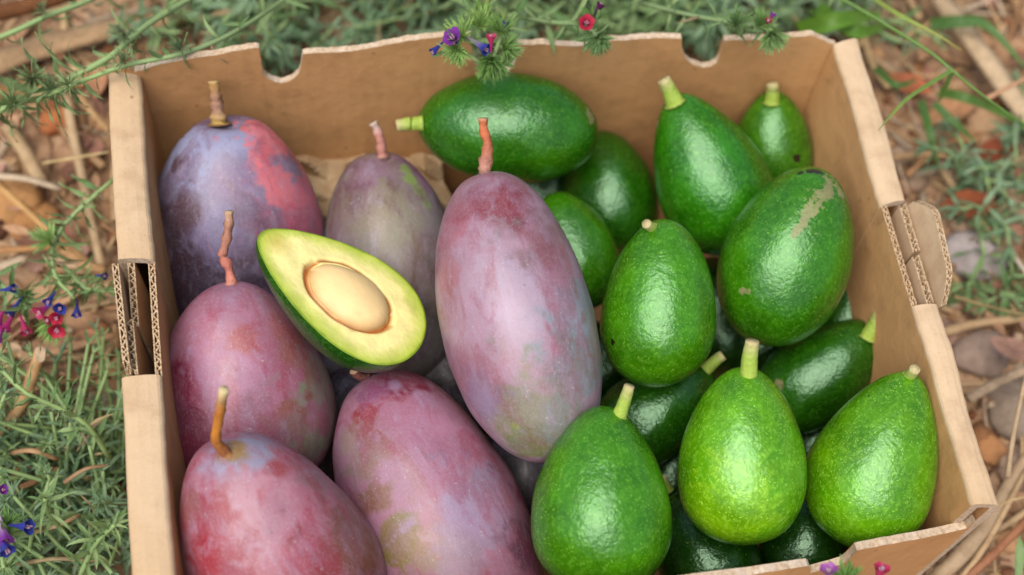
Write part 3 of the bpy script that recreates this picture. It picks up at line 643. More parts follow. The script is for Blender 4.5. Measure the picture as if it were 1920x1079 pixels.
# the halved avocado with its pit
def halved():
    cpx, cpy = 640, 544
    c = un(cpx, cpy, .136); px = depth(c) / F; vd = unit(c - CAM)
    an = math.radians(146); im = RX * math.cos(an) + UP * math.sin(an); im = unit(im - vd * (im @ vd))
    pr = RX * math.cos(an - math.pi / 2) + UP * math.sin(an - math.pi / 2); pr = unit(pr - vd * (pr @ vd))
    zz = unit(im * math.cos(0.05) - vd * math.sin(0.05))
    nrm = unit(-vd * math.cos(math.radians(46)) + pr * math.sin(math.radians(46))); nrm = unit(nrm - zz * (nrm @ zz))
    yy = np.cross(zz, nrm); a = 183 * px; b = 131 * px
    fr = (c, a, b, nrm, yy, zz); f = avo_fn(a, b, .34)
    n, mm = 90, 70; V = []; Fc = []
    for i in range(n + 1):
        for k in range(mm + 1):
            th = math.pi * i / n; ph = math.pi / 2 + math.pi * k / mm
            x, y, z = f(th, ph); V.append((min(x * 0.80, 0), y, z))
    Fc = [(i * (mm + 1) + k, (i + 1) * (mm + 1) + k, (i + 1) * (mm + 1) + k + 1, i * (mm + 1) + k + 1) for i in range(n) for k in range(mm)]
    V = np.array(V); col = paint(V, fr, L_(34, 92, 14), [], 50)
    me = mesh('halved_avocado', V, Fc, col); at = me.color_attributes.new('scar', 'FLOAT_COLOR', 'POINT'); at.data.foreach_set('color', np.tile(np.array([0, 0, 0, 1], np.float32), (len(V), 1)).ravel())
    o = link('halved_avocado', me, M_AVO); place(o, fr)
    tag(o, 'halved avocado with yellow flesh and its pit, resting on the mangos', 'avocado')
    # cut face, polar about the pit
    pc = np.array([0.0, 0.0, -0.10 * a]); pa, pb = 0.47 * a, 0.50 * b
    M_, U_ = 160, 48; V = []; col = []
    for j in range(M_):
        t = 2 * math.pi * j / M_
        th = t if t <= math.pi else 2 * math.pi - t
        bx = f(th, math.pi / 2 if t <= math.pi else 3 * math.pi / 2); B = np.array([0, bx[1], bx[2]])
        eB = math.hypot((B[1] - pc[1]) / pb, (B[2] - pc[2]) / pa)
        for i in range(U_ + 1):
            u = .86 / eB + (1 - .86 / eB) * (i / U_) ** 1.25; p = pc + (B - pc) * u; p[0] = 0.0004
            e = math.hypot((p[1] - pc[1]) / pb, (p[2] - pc[2]) / pa)
            g = math.exp(-((e - 1.06) / .07) ** 2)
            lump = .0005 * nz(p, 120, 2); dist = np.linalg.norm(B - p) * (1 + .45 * nz(p, 70, 4) + .25 * nz(p, 240, 4))
            p[0] += -0.0024 * g * (1.0 if p[1] < pc[1] + .2 * b else .4) + -.004 * max(0, 1 - max(e - .86, 0) / .12) + lump
            if i >= U_ - 1: p[0] = 0.0002 if i == U_ else p[0]
            rim = max(0, 1 - dist / (0.0095)) ** .8; rim2 = max(0, 1 - dist / 0.0016)
            cc = np.array(lin((255, 241, 160), .82)) * (1 - rim) + np.array(lin((190, 215, 52), .70)) * rim
            cc = cc * (1 - rim2) + np.array(L_(96, 140, 20)) * rim2
            yel = max(0, 1 - np.linalg.norm(p - np.array([0, 0.05 * b, .80 * a])) / (.20 * a)); cc = cc * (1 - .7 * yel) + np.array(lin((236, 214, 86), .72)) * .7 * yel
            ed = abs(e - 1.05) / (0.075 if p[1] > pc[1] else .15) * (1 + .6 * nz(p, 150, 8))
            br = max(0, 1 - ed); cc = cc * (1 - br) + np.array(L_(212, 104, 18)) * br
            V.append(p); col.append(cc)
    Fc = []
    for j in range(M_):
        j2 = (j + 1) % M_
        for i in range(U_): Fc.append((j * (U_ + 1) + i, j * (U_ + 1) + i + 1, j2 * (U_ + 1) + i + 1, j2 * (U_ + 1) + i))
    fl = link('flesh', mesh('flesh', V, [f_[::-1] for f_ in Fc], col), M_FLESH, o)
    V = []; col = []
    for i in range(41):
        th = math.pi * i / 40
        for k in range(56):
            ph = 2 * math.pi * k / 56; r = pb * math.sin(th) * (1 + .10 * math.cos(th) * -1)
            p = np.array([r * math.cos(ph) * .52, r * math.sin(ph), pa * math.cos(th)]); p *= 1 + .02 * nz(p, 90, 6)
            q = p + pc + [-.002, 0, 0]; V.append(q)
            e = max(0, 1 - max(q[0], 0) / .004); ed = .55 * e * (1 if q[1] < pc[1] else .5)
            c0 = np.array(L_(240, 205, 150)) * (1 - .5 * max(0, nz(p, 60, 3))) + 0
            c0 = np.array(lin((248, 214, 152), .86)) * (1 - .14 * max(0, nz(p, 80, 3)) - .22 * max(0, nz((p[0] * 500, p[1] * 500, p[2] * 90), 1.0, 7) - .25))
            col.append(c0 * (1 - ed) + np.array(L_(190, 120, 55)) * ed)
    Fc = [(i * 56 + k, (i + 1) * 56 + k, (i + 1) * 56 + (k + 1) % 56, i * 56 + (k + 1) % 56) for i in range(40) for k in range(56)]
    link('pit', mesh('pit', V, Fc, col), M_PIT, o)
halved()

# ------------------------------------------------------------------ dry litter on the soil
def gpt(px, py):                                 # where the pixel's sight line meets the soil
    z = -0.012
    for _ in range(4): p = un(px, py, z); z = ground_z(p[0], p[1])
    return np.array([p[0], p[1], z])
def straw_mesh(P3, w, col, seed, flat=.5, n=7, taper=.75, name='dry_straw'):
    pts = smooth_path(P3, 9)
    R = [w * (1 - (1 - taper) * i / 8) * (1 + .10 * nz((i * .8, seed, 0), 1.0, seed)) for i in range(9)]
    V, Fc = tube(pts, R, n, flat, True, seed, .12)
    cc = []
    for i in range(9):
        f = 1 + .22 * nz((i * .5, seed * 1.3, 4), 1.0, seed); cc += [np.array(col) * f] * n
    return mesh(name, V, Fc, cc)
def straw(pts, w, col, label, cat='straw', name='dry_straw', flat=.5, group=None, taper=.75, lift=0.004, mat=None):
    """pts: (px, py, height above the soil)"""
    P = []
    for (px, py, h) in pts:
        g = gpt(px, py); P.append(un(px, py, g[2] + h + lift))
    pm = depth(P[0]) / F
    o = link(name, straw_mesh(P, w / 2 * pm, L_(*col), len(bpy.data.objects) * .37, flat, taper=taper, name=name), mat or M_STRAW)
    tag(o, label, cat, group); return o
ST = (222, 186, 136); ST2 = (196, 150, 100); ST3 = (205, 180, 150); TW = (150, 118, 88)
straw([(-60, 34, .05), (40, 16, .05), (140, -14, .05)], 34, (128, 82, 48), 'dark brown woody stick crossing the top left corner', 'stick', 'woody_stick', .9, taper=.9, mat=M_WOOD)
straw([(-40, 128, .012), (120, 76, .012), (360, 22, .012)], 62, (206, 168, 126), 'broad pale dry stalk crossing the soil at the top left', 'dry stalk', 'dry_stalk', .35, taper=.8, mat=M_WOOD)
straw([(-30, 178, .008), (150, 150, .008), (260, 140, .008)], 40, (188, 136, 88), 'second tan dry stalk lying below the broad pale one', 'dry stalk', 'dry_stalk', .4, taper=.9, mat=M_WOOD)
straw([(80, 306, .05), (140, 296, .055), (204, 285, .06)], 7, (230, 200, 140), 'thin pale straw pointing at the outside of the left wall')
straw([(12, 232, .03), (44, 280, .02), (78, 345, .015)], 30, (205, 172, 128), 'thick pale cane tilted on the soil below the grey sprig', 'dry stalk', 'dry_stalk', .6, taper=.95)
straw([(-10, 330, .02), (50, 336, .025), (114, 354, .02)], 16, (214, 190, 158), 'flat whitish straw at the left edge of the picture')
straw([(-10, 340, .008), (40, 386, .008), (100, 440, .01), (200, 520, .012)], 14, (212, 166, 104), 'long golden straw running diagonally down to the left wall')
straw([(124, 178, .015), (135, 240, .012), (160, 360, .01), (190, 500, .008)], 20, (204, 172, 130), 'long pale straw running down beside the left wall')
straw([(150, 180, .02), (176, 215, .02), (204, 245, .02)], 15, (206, 164, 112), 'short straw crossing under the outer back left corner')
straw([(-10, 470, .015), (60, 466, .015), (120, 462, .012)], 16, (204, 150, 96), 'golden straw lying level at the left edge')
straw([(-10, 505, .012), (20, 494, .014), (50, 484, .012)], 24, (200, 176, 146), 'short pale cane bit at the left edge', 'dry stalk', 'dry_stalk', .6)
straw([(96, 448, .01), (150, 490, .012), (196, 508, .012)], 22, (202, 156, 104), 'tan straw crossing below the flowering sprig')
straw([(40, 672, .012), (120, 655, .014), (215, 628, .016)], 22, (196, 152, 112), 'long tan stalk lying under the flowers beside the left handle slot', 'dry stalk', 'dry_stalk', .5)
o = straw([(-4, 822, .03), (40, 760, .045), (60, 705, .06), (76, 660, .075)], 23, (212, 168, 118), 'snapped upright pale cane with a frayed end among the left foliage', 'dry stalk', 'broken_cane', .8, taper=1.1)
mbf = MB(); tip = un(76, 660, -.006 + .075 + .004)
for k in range(16):
    a = k * 2.4; q = tip + RX * (.0018 * math.cos(a)) + UP * .0012 * math.sin(a)
    Vt, Ft = tube([q - UP * .004, q + UP * .0015 + RX * .0006 * math.cos(a)], [.0005, .0003], 4); mbf.add(Vt, Ft, L_(232, 205, 170))
mbf.build('frayed_end', M_STRAW, o)
straw([(110, 880, .05), (60, 905, .05), (-10, 935, .045)], 16, (150, 112, 78), 'thin brown twig at the left edge above the lower flowers', 'stick', 'woody_stick', .8, mat=M_WOOD)
straw([(20, 985, .03), (28, 930, .03), (34, 860, .03)], 16, (176, 128, 84), 'upright brown stub among the lower left foliage', 'stick', 'woody_stick', .8, mat=M_WOOD)
straw([(118, 770, .03), (140, 735, .03), (158, 716, .03)], 26, (140, 112, 100), 'grey brown bark piece in the left foliage', 'bark', 'bark_piece', .6, mat=M_WOOD)
# right side
straw([(1750, -20, .02), (1810, 60, .02), (1905, 190, .02), (1960, 260, .02)], 46, (226, 196, 158), 'broad pale stalk running diagonally down at the top right', 'dry stalk', 'dry_stalk', .5, taper=.9, mat=M_WOOD)
straw([(1852, 184, .07), (1890, 164, .07), (1935, 142, .07)], 11, (224, 172, 130), 'short pinkish straw at the right edge below the grass')
straw([(1890, 895, .09), (1900, 820, .09), (1925, 700, .09)], 11, (206, 176, 138), 'slender upright straw at the right edge beside the box corner')
straw([(1815, 748, .03), (1870, 718, .03), (1935, 688, .03)], 22, (186, 160, 132), 'greyish stick poking out behind the right wall', 'stick', 'woody_stick', .8, taper=.9, mat=M_WOOD)
straw([(1788, 556, .06), (1850, 574, .055), (1935, 594, .05)], 9, (160, 142, 96), 'thin greenish brown twig starting at the right handle flap', 'stick', 'woody_stick', .9, mat=M_WOOD)
straw([(1770, 622, .01), (1840, 605, .01), (1930, 596, .01)], 20, (206, 170, 126), 'tan straw lying behind the right handle flap')
straw([(1750, 1090, .02), (1830, 1010, .03), (1900, 900, .03), (1940, 840, .03)], 34, (196, 166, 130), 'thick pale straw leaning past the front right corner', 'dry stalk', 'dry_stalk', .6, taper=.8)
straw([(1790, 1100, .02), (1850, 1020, .03), (1930, 870, .03)], 13, (214, 178, 134), 'thin straw beside the front right corner stalk')
straw([(1800, 1095, .02), (1862, 1040, .03), (1940, 960, .03)], 18, (180, 120, 82), 'reddish brown straw at the lower right')
straw([(1850, 962, .05), (1890, 940, .05), (1935, 930, .05)], 5, (214, 180, 130), 'hair-thin straw crossing the lower right')
straw([(1905, 485, .03), (1930, 520, .03), (1950, 560, .03)], 9, (216, 200, 180), 'whitish straw at the right edge beside the grey stone')
straw([(1640, 300, .01), (1740, 288, .012), (1800, 300, .01)], 14, (210, 168, 118), 'golden straw lying outside the back right corner')
straw([(1700, 330, .01), (1770, 270, .012), (1840, 262, .01)], 12, (202, 150, 100), 'tan straw crossing another outside the right wall')

def stone(px, py, rx, col, label, squash=.6, h=.0, cat='stone', seed=1, ry=None, name='stone'):
    g = gpt(px, py); pm = depth(g) / F; r = rx * pm; rr = (ry or rx) * pm * 1.15
    V = []; n, m_ = 14, 20
    for i in range(n + 1):
        th = math.pi * i / n
        for k in range(m_):
            ph = 2 * math.pi * k / m_; p = np.array([r * math.sin(th) * math.cos(ph), rr * math.sin(th) * math.sin(ph), r * squash * math.cos(th)])
            d = 1 + .28 * nz(p / r, 1.1, seed) + .12 * nz(p / r, 2.7, seed); V.append(p * d)
    Fc = [(i * m_ + k, (i + 1) * m_ + k, (i + 1) * m_ + (k + 1) % m_, i * m_ + (k + 1) % m_) for i in range(n) for k in range(m_)]
    o = link(name, mesh(name, V, Fc, [L_(*col)] * len(V)), M_STONE); o.location = (g[0], g[1], g[2] + r * squash * .35 + h); tag(o, label, cat); return o
stone(1822, 488, 62, (196, 182, 178), 'pale lilac grey stone behind the right handle flap', .5, seed=2, ry=46)
stone(1835, 668, 56, (176, 150, 132), 'pinkish brown stone right of the right wall', .5, seed=3, ry=42)
stone(1905, 770, 66, (160, 140, 122), 'grey brown stone at the right edge, beside the upright straw', .55, seed=4, ry=54)
stone(1852, 842, 30, (206, 146, 96), 'orange tan stone between straw and the right rim', .6, seed=5)
stone(1905, 880, 42, (176, 146, 124), 'tan brown stone below the upright straw at the right edge', .5, seed=6)
stone(1780, 640, 40, (176, 140, 118), 'smaller pinkish stone close to the right rim', .5, seed=7)
stone(30, 385, 50, (196, 144, 92), 'tan clod of earth at the left edge under the straws', .6, seed=8, cat='clod', name='earth_clod')
stone(60, 420, 42, (188, 134, 84), 'lower tan clod of earth beside the flowering sprig', .6, seed=9, cat='clod', name='earth_clod')
stone(110, 230, 30, (190, 116, 70), 'orange clod of earth below the grey sprig at the left', .6, seed=10, cat='clod', name='earth_clod')
stone(1850, 250, 44, (206, 164, 124), 'pale clod of earth under the grass at the right', .5, seed=12, cat='clod', name='earth_clod')
stone(1905, 330, 30, (190, 140, 110), 'pinkish clod at the right edge above the reddish leaves', .5, seed=13, cat='clod', name='earth_clod')

def dry_leaf(px, py, rx, ry, ang, col, label, h=.012, seed=1, tilt=.2):
    g = gpt(px, py); pm = depth(g) / F; n, m_ = 12, 8; V = []; cc = []
    for i in range(n + 1):
        t = i / n; w = ry * pm * math.sin(math.pi * min(max(t, .02), .98)) ** .8
        for k in range(m_ + 1):
            s = k / m_ * 2 - 1; x = (t - .5) * 2 * rx * pm; y = s * w
            z = .25 * abs(s) ** 1.5 * w + .004 * nz((x * 60, y * 60, 0), 1, seed) + tilt * x; V.append((x, y, z))
            f = 1 - .25 * (abs(s) < .12) + .25 * nz((x * 90, y * 90, 3), 1, seed); cc.append(np.array(L_(*col)) * f)
    Fc = [(i * (m_ + 1) + k, (i + 1) * (m_ + 1) + k, (i + 1) * (m_ + 1) + k + 1, i * (m_ + 1) + k + 1) for i in range(n) for k in range(m_)]
    o = link('dry_leaf', mesh('dry_leaf', V, Fc, cc), M_DRYLEAF); o.location = (g[0], g[1], g[2] + h); o.rotation_euler = (0, 0, math.radians(ang)); tag(o, label, 'dry leaf'); return o
dry_leaf(1846, 318, 44, 26, 20, (142, 72, 44), 'dark reddish brown dry leaf behind the grey-green plant at the right', .02, 1)
dry_leaf(1800, 410, 50, 30, 5, (156, 84, 50), 'rust brown dry leaf lower down behind the right handle flap', .015, 2)
dry_leaf(1690, 180, 44, 22, -30, (190, 112, 76), 'orange brown dry leaf outside the back right corner', .012, 3)
dry_leaf(1800, 130, 60, 28, -20, (206, 160, 120), 'pale tan dry leaf under the bent grass', .012, 4)
dry_leaf(1770, 230, 56, 26, 30, (200, 146, 104), 'tan dry leaf right of the back right corner', .012, 5)
dry_leaf(1880, 470, 40, 22, 60, (176, 130, 104), 'brownish leaf at the right edge beside the lilac stone', .012, 6)
dry_leaf(1270, 12, 20, 14, 10, (150, 80, 44), 'small rust leaf among the greenery behind the back wall', .05, 7)
dry_leaf(1860, 700, 44, 22, -25, (170, 130, 112), 'mauve tan leaf between the stones at the right', .03, 8)
dry_leaf(1720, 120, 40, 20, 70, (196, 150, 112), 'light brown leaf just outside the back right rim', .02, 9)

# scraps of dry leaf strewn about
rs = random.Random(77)
for k in range(120):
    px, py = (rs.uniform(1640, 1920), rs.uniform(0, 1079)) if k < 84 else (rs.uniform(0, 200), rs.uniform(60, 700))
    if k < 84 and px < 1640 + (py - 70) * .30 + 30: continue
    c = rs.choice([(206, 160, 122), (190, 136, 100), (170, 120, 100), (214, 180, 146), (150, 104, 84), (196, 150, 130)])
    nm = {206: 'pale tan', 190: 'orange tan', 170: 'mauve brown', 214: 'cream', 150: 'dark brown', 196: 'pinkish'}[c[0]]; lb = nm + ' scrap of dry leaf on the soil ' + ('right' if k < 84 else 'left') + ' of the box'
    o_ = dry_leaf(px, py, rs.uniform(12, 34), rs.uniform(8, 18), rs.uniform(0, 360), c, lb, .006 + rs.random() * .006, k, rs.uniform(-.2, .2)); o_['group'] = lb + ', strewn'

# loose straws strewn over the soil on both sides
rr = random.Random(5)
def in_box(p): return -0.255 < p[0] < 0.24 and -0.25 < p[1] < 0.20 and not (p[0] > 0.20 + 0.0 and p[1] > 0.2)
def outside(x, y, mrg=0.012):
    Q = [BLo, BRo, FRo, FLo]
    for i in range(4):
        a, b = Q[i], Q[(i + 1) % 4]; n_ = unit(np.array([-(b - a)[1], (b - a)[0]]))
        if (np.array([x, y]) - a[:2]) @ n_ > mrg: return True
    return False
cnt = 0; TONES = [ST, (206, 164, 116), ST3, (186, 138, 94), (222, 184, 136), (176, 132, 98)]
zones = [(-.42, -.235, -.16, .26, 80, 'left', ' straw strewn on the soil left of the box'), (.17, .44, -.14, .46, 150, 'right', ' straw strewn on the soil right of the box'), (-.42, .2, .2, .46, 60, 'back', ' straw strewn on the soil behind the box')]
for x0, x1, y0, y1, n, side, lab in zones:
    k = 0
    while k < n:
        x, y = rr.uniform(x0, x1), rr.uniform(y0, y1)
        a = rr.uniform(0, math.pi); L = rr.uniform(.02, .085); dx, dy = math.cos(a) * L / 2, math.sin(a) * L / 2
        if not all(outside(x + s * dx, y + s * dy) for s in (-1, 0, 1)): continue
        w = rr.choice([.0009, .0012, .0016, .0022, .003]); zz = max(ground_z(x + s * dx, y + s * dy) for s in (-1, 0, 1)) + w * .5 + rr.uniform(0, .007)
        bow = rr.uniform(-.006, .006)
        P = [(x - dx, y - dy, zz + rr.uniform(-.002, .003)), (x + bow * math.sin(a), y - bow * math.cos(a), zz + .001), (x + dx, y + dy, zz + rr.uniform(-.002, .003))]
        ti = rr.randrange(6); c = lin(TONES[ti], K * rr.uniform(.8, 1.1)); lb = ('hair-thin ' if w < .0011 else 'thin ' if w < .002 else 'thick ') + ('pale', 'golden', 'whitish', 'brown', 'golden', 'brown')[ti] + lab
        tag(link('loose_straw', straw_mesh(P, w, c, k * 1.7 + n, .55, 6, .8, 'loose_straw'), M_STRAW), lb, 'straw', lb + ', loose'); k += 1

# fine chaff and soil crumbs that nobody could count
mb = MB()
for k in range(9000):
    x, y = rr.uniform(-.5, .5), rr.uniform(-.3, .56)
    if not outside(x, y, .004): continue
    a = rr.uniform(0, 2 * math.pi); L = rr.uniform(.004, .026); w = rr.uniform(.0005, .0019); z = ground_z(x, y) + rr.uniform(.0005, .005); tz = rr.uniform(-.25, .25) * L
    d = np.array([math.cos(a), math.sin(a), 0]); s_ = np.array([-d[1], d[0], 0]) * w; p = np.array([x, y, z]); u = np.array([0, 0, w * .7])
    A, B = p - d * L / 2 - [0, 0, tz], p + d * L / 2 + [0, 0, tz]
    mb.add([A - s_, A + u, A + s_, B - s_, B + u, B + s_], [(0, 1, 4, 3), (1, 2, 5, 4), (2, 0, 3, 5)], lin(rr.choice(TONES + [(120, 80, 54)]), K * rr.uniform(.6, 1.1)))
tag(mb.build('chaff', M_STRAW, None, False), 'fine chaff and straw bits scattered over the soil', kind='stuff')
mb = MB()
ico = [(0, 0, 1), (.894, 0, .447), (.276, .851, .447), (-.724, .526, .447), (-.724, -.526, .447), (.276, -.851, .447), (.724, .526, -.447), (-.276, .851, -.447), (-.894, 0, -.447), (-.276, -.851, -.447), (.724, -.526, -.447), (0, 0, -1)]
icf = [(0, 1, 2), (0, 2, 3), (0, 3, 4), (0, 4, 5), (0, 5, 1), (1, 6, 2), (2, 7, 3), (3, 8, 4), (4, 9, 5), (5, 10, 1), (6, 7, 2), (7, 8, 3), (8, 9, 4), (9, 10, 5), (10, 6, 1), (11, 7, 6), (11, 8, 7), (11, 9, 8), (11, 10, 9), (11, 6, 10)]
for k in range(3200):
    x, y = rr.uniform(-.5, .5), rr.uniform(-.3, .56)
    if not outside(x, y, .004): continue
    r = .0015 + .010 * rr.random() ** 3; z = ground_z(x, y) + r * .2; c = np.array(lin(rr.choice([(190, 132, 88), (206, 158, 114), (150, 96, 62), (176, 120, 84), (120, 78, 54), (210, 176, 146)]), K * rr.uniform(.7, 1.1)))
    sq = rr.uniform(.5, .9); an = rr.uniform(0, 6)
    mb.add([(x + r * (v[0] * math.cos(an) - v[1] * math.sin(an)) * rr.uniform(.75, 1.15), y + r * (v[0] * math.sin(an) + v[1] * math.cos(an)) * rr.uniform(.75, 1.15), z + r * v[2] * sq) for v in ico], icf, c)
tag(mb.build('soil_crumbs', M_STONE, None, True), 'crumbs of reddish earth and small pebbles on the soil', kind='stuff')

# ------------------------------------------------------------------ plants
def leaf_mesh(name, w, droop, fold, hairs, wavy=0.0, seed=1):
    V = []; Fc = []; cc = []; n = 7; r_ = random.Random(seed)
    def ctr(t): return np.array([0, math.sin(droop * t) / max(droop, 1e-3) if droop else t, (math.cos(droop * t) - 1) / max(droop, 1e-3) if droop else 0])
    def wid(t): return w * (math.sin(math.pi * (0.10 + .88 * t)) ** .8) * (1 - .25 * t)
    for i in range(n + 1):
        t = i / n; c = ctr(t)
        for s in (-1, 0, 1):
            V.append(c + np.array([s * wid(t), 0, abs(s) * fold * wid(t) + wavy * w * math.sin(t * 9 + s)])); cc.append((1, 1, 1) if s else (1.12, 1.15, 1.0))
    for i in range(n):
        for k in range(2): a = i * 3 + k; Fc.append((a, a + 1, a + 4, a + 3))
    for h in range(hairs):
        t = r_.uniform(.02, .98); s = r_.choice((-1, 1)); c = ctr(t) + np.array([s * wid(t), 0, fold * wid(t)]); L = r_.uniform(.03, .07)
        d = np.array([s * .75, .5, r_.uniform(-.2, .6)]) * L; o = len(V)
        V += [c + [0, -.004, 0], c + [0, .004, 0], c + d]; cc += [(1.2, 1.2, 1.2)] * 3; Fc.append((o, o + 1, o + 2))
    return mesh(name, V, Fc, cc)
LEAVES = [leaf_mesh('leaf', w, dr, fo, 46, wv, i) for i, (w, dr, fo, wv) in enumerate([(.085, .6, .5, .2), (.07, 1.2, .6, .4), (.095, .3, .5, .4), (.06, 1.9, .7, .3), (.10, .9, .4, .5), (.05, 2.6, .6, .2)])]
M_LEAFDRY = m_leaf('withered_leaf', lin((176, 152, 110), .66), lin((140, 116, 88), .66), 0.3, 0.2)
LEAVES_G = []; LEAVES_D = []
for me in LEAVES:
    g = me.copy(); g.materials.append(M_LEAFDRY); LEAVES_D.append(g)
    g = me.copy(); g.materials.append(M_LEAF2); LEAVES_G.append(g); me.materials.append(M_LEAF)
def put_leaf(parent, base, direc, L, nrm=(0, 0, 1), rnd=rr, grey=False, kinds=None, name='leaf'):
    y = unit(direc); x = np.cross(y, unit(nrm))
    if np.linalg.norm(x) < .1: x = np.cross(y, [1, 0, 0])
    x = unit(x); z = np.cross(x, y); me = (LEAVES_D if rnd.random() < .06 else LEAVES_G if grey else LEAVES)[rnd.choice(kinds or range(6))]
    o = bpy.data.objects.new(name, me); C.objects.link(o); o.parent = parent
    b = np.asarray(base) - np.array(parent.location); wsc = L * rnd.uniform(.8, 1.25)
    o.matrix_basis = Matrix(((x[0] * wsc, y[0] * L, z[0] * L, b[0]), (x[1] * wsc, y[1] * L, z[1] * L, b[1]), (x[2] * wsc, y[2] * L, z[2] * L, b[2]), (0, 0, 0, 1))); return o
def stem_part(parent, path, r0, r1, hairs=0, rnd=rr, name='stem', mat=None, hl=.0022):
    loc = np.array(parent.location); n = len(path); R = [r0 + (r1 - r0) * i / (n - 1) for i in range(n)]
    mb = MB(); V, Fc = tube([p - loc for p in path], R, 6, 1.0, True, 1, .1); mb.add(V, Fc, (1, 1, 1))
    s = mb.build(name, mat or M_HAIRSTEM, parent)
    if hairs:
        hb = MB()
        for h in range(hairs):
            i = rnd.randrange(n - 1); t = rnd.random(); p = path[i] * (1 - t) + path[i + 1] * t; d = unit(path[i + 1] - path[i])
            a = rnd.uniform(0, 6.28); u = unit(np.cross(d, [.3, .2, 1])); v = np.cross(u, d); o_ = u * math.cos(a) + v * math.sin(a); r = R[i]
            q = p - loc + o_ * r * .9; e = q + o_ * hl * rnd.uniform(.6, 1.2) + d * hl * .3; w = d * .00013
            hb.add([q - w, q + w, e], [(0, 1, 2)], (1.2, 1.2, 1.15))
        hb.build('hair', M_HAIRSTEM, s, False)['kind'] = 'stuff'
    return s
def leafy_stem(parent, path, nl, L, r0=.0016, r1=.0008, hairs=0, spread=.9, droop=.0, grey=False, t0=.05, t1=1.0, rnd=rr, kinds=None, tip=True):
    stem_part(parent, path, r0, r1, hairs, rnd); n = len(path)
    for k in range(nl):
        t = t0 + (t1 - t0) * (k + rnd.random() * .6) / nl; x = t * (n - 1); i = min(int(x), n - 2); f = x - i; p = path[i] * (1 - f) + path[i + 1] * f
        d = unit(path[i + 1] - path[i]); a = k * 2.4 + rnd.uniform(-.4, .4); u = unit(np.cross(d, [.21, .13, 1])); v = np.cross(u, d)
        o_ = u * math.cos(a) + v * math.sin(a); di = d * rnd.uniform(.25, .8) + o_ * spread + np.array([0, 0, -droop])
        put_leaf(parent, p + o_ * r0 * .7, di, L * rnd.uniform(.65, 1.2) * (1 - .35 * t), d * .8 - o_ * .3 + np.array([0, 0, .6]), rnd, grey, kinds)
    if tip:
        d = unit(path[-1] - path[-2])
        for k in range(6):
            a = k * 1.05 + rnd.random(); u = unit(np.cross(d, [.2, .1, 1])); v = np.cross(u, d); put_leaf(parent, path[-1], d * 1.2 + (u * math.cos(a) + v * math.sin(a)) * .6, L * rnd.uniform(.35, .6), (0, 0, 1), rnd, grey, kinds)
def tuft(parent, c, axis, R, n, rnd, spread=1.1, name='bract', c1=(1.25, 1.4, .85)):
    """hairy head of narrow bracts, too fine to pick apart"""
    loc = np.array(parent.location); mb = MB(); axis = unit(axis); u = unit(np.cross(axis, [.3, .1, 1])); v = np.cross(u, axis)
    for k in range(n):
        a = rnd.uniform(0, 6.28); s = rnd.random() ** .7 * spread; d = unit(axis * math.cos(s) + (u * math.cos(a) + v * math.sin(a)) * math.sin(s)); L = R * rnd.uniform(.6, 1.1)
        sd_ = unit(np.cross(d, [rnd.uniform(-1, 1), rnd.uniform(-1, 1), 1])); w = R * .065; b = c - loc + d * R * .1; up_ = np.cross(sd_, d) * w * .6
        m_ = b + d * L * .55 + axis * L * .04
        mb.add([b - sd_ * w * .6, b + sd_ * w * .6, m_ + sd_ * w + up_, m_ - sd_ * w + up_, b + d * L + axis * L * .12, m_], [(0, 1, 5), (0, 5, 3), (1, 2, 5), (3, 5, 4), (5, 2, 4)], np.array(c1) * rnd.uniform(.75, 1.2))
        for h in range(7):
            q = b + d * L * rnd.uniform(.3, .95); e = q + (sd_ * rnd.choice((-1, 1)) + d * .6 + axis * .2) * R * rnd.uniform(.10, .22); mb.add([q - d * .00011, q + d * .00011, e], [(0, 1, 2)], (1.6, 1.6, 1.35))
    o = mb.build(name, M_LEAF, parent, False); o['kind'] = 'stuff'; return o
def flower(parent, base, direc, L, R, col, throat, name='flower', seed=1):
    """funnel of five fused petals"""
    loc = np.array(parent.location); d = unit(direc); u = unit(np.cross(d, [.2, .3, 1])); v = np.cross(u, d); V = []; cc = []; n, m_ = 9, 20
    for i in range(n + 1):
        t = i / n; r = R * (.16 + .25 * t + .59 * t ** 3); z = L * t
        for k in range(m_):
            a = 2 * math.pi * k / m_; lob = 1 + .06 * t ** 2 * math.cos(5 * a) + .06 * t * math.cos(2 * a + seed)
            V.append(base - loc + d * (z * (1 + .04 * t * math.cos(5 * a + 1))) + (u * math.cos(a) + v * math.sin(a)) * r * lob)
            f = np.clip((t - .25) / .6, 0, 1); cc.append((np.array(throat) * (1 - f) + np.array(col) * f) * (1 - .25 * (math.cos(5 * a) < -.85)))
    Fc = [(i * m_ + k, i * m_ + (k + 1) % m_, (i + 1) * m_ + (k + 1) % m_, (i + 1) * m_ + k) for i in range(n) for k in range(m_)]
    fl = link(name, mesh(name, V, Fc, cc), M_PETAL, parent)
    mb = MB()
    for k in range(4):
        a = k * 1.6 + seed; q = base - loc + (u * math.cos(a) + v * math.sin(a)) * R * .10; Vt, Ft = tube([q, q + d * L * .6, q + d * L * rr.uniform(.92, 1.08) + (u * math.cos(a) + v * math.sin(a)) * R * .12], [.00018, .00018, .0004], 4); mb.add(Vt, Ft, L_(240, 190, 215))
    mb.build('stamen', M_PETAL, fl); return fl
BLUE, PURP, MAG, RED, PINK = L_(62, 78, 190), L_(158, 66, 190), L_(206, 46, 134), L_(226, 44, 84), L_(232, 70, 120)
DKP = L_(112, 30, 100)
def upx(px, py, z): return np.array(un(px, py, z))
def pathpx(pts, n=14): return smooth_path([upx(*p) for p in pts], n)
def cam_dir(dx, dy, toward=.5): return unit(RX * dx - UP * dy - FW * toward)     # a direction as it lies in the picture

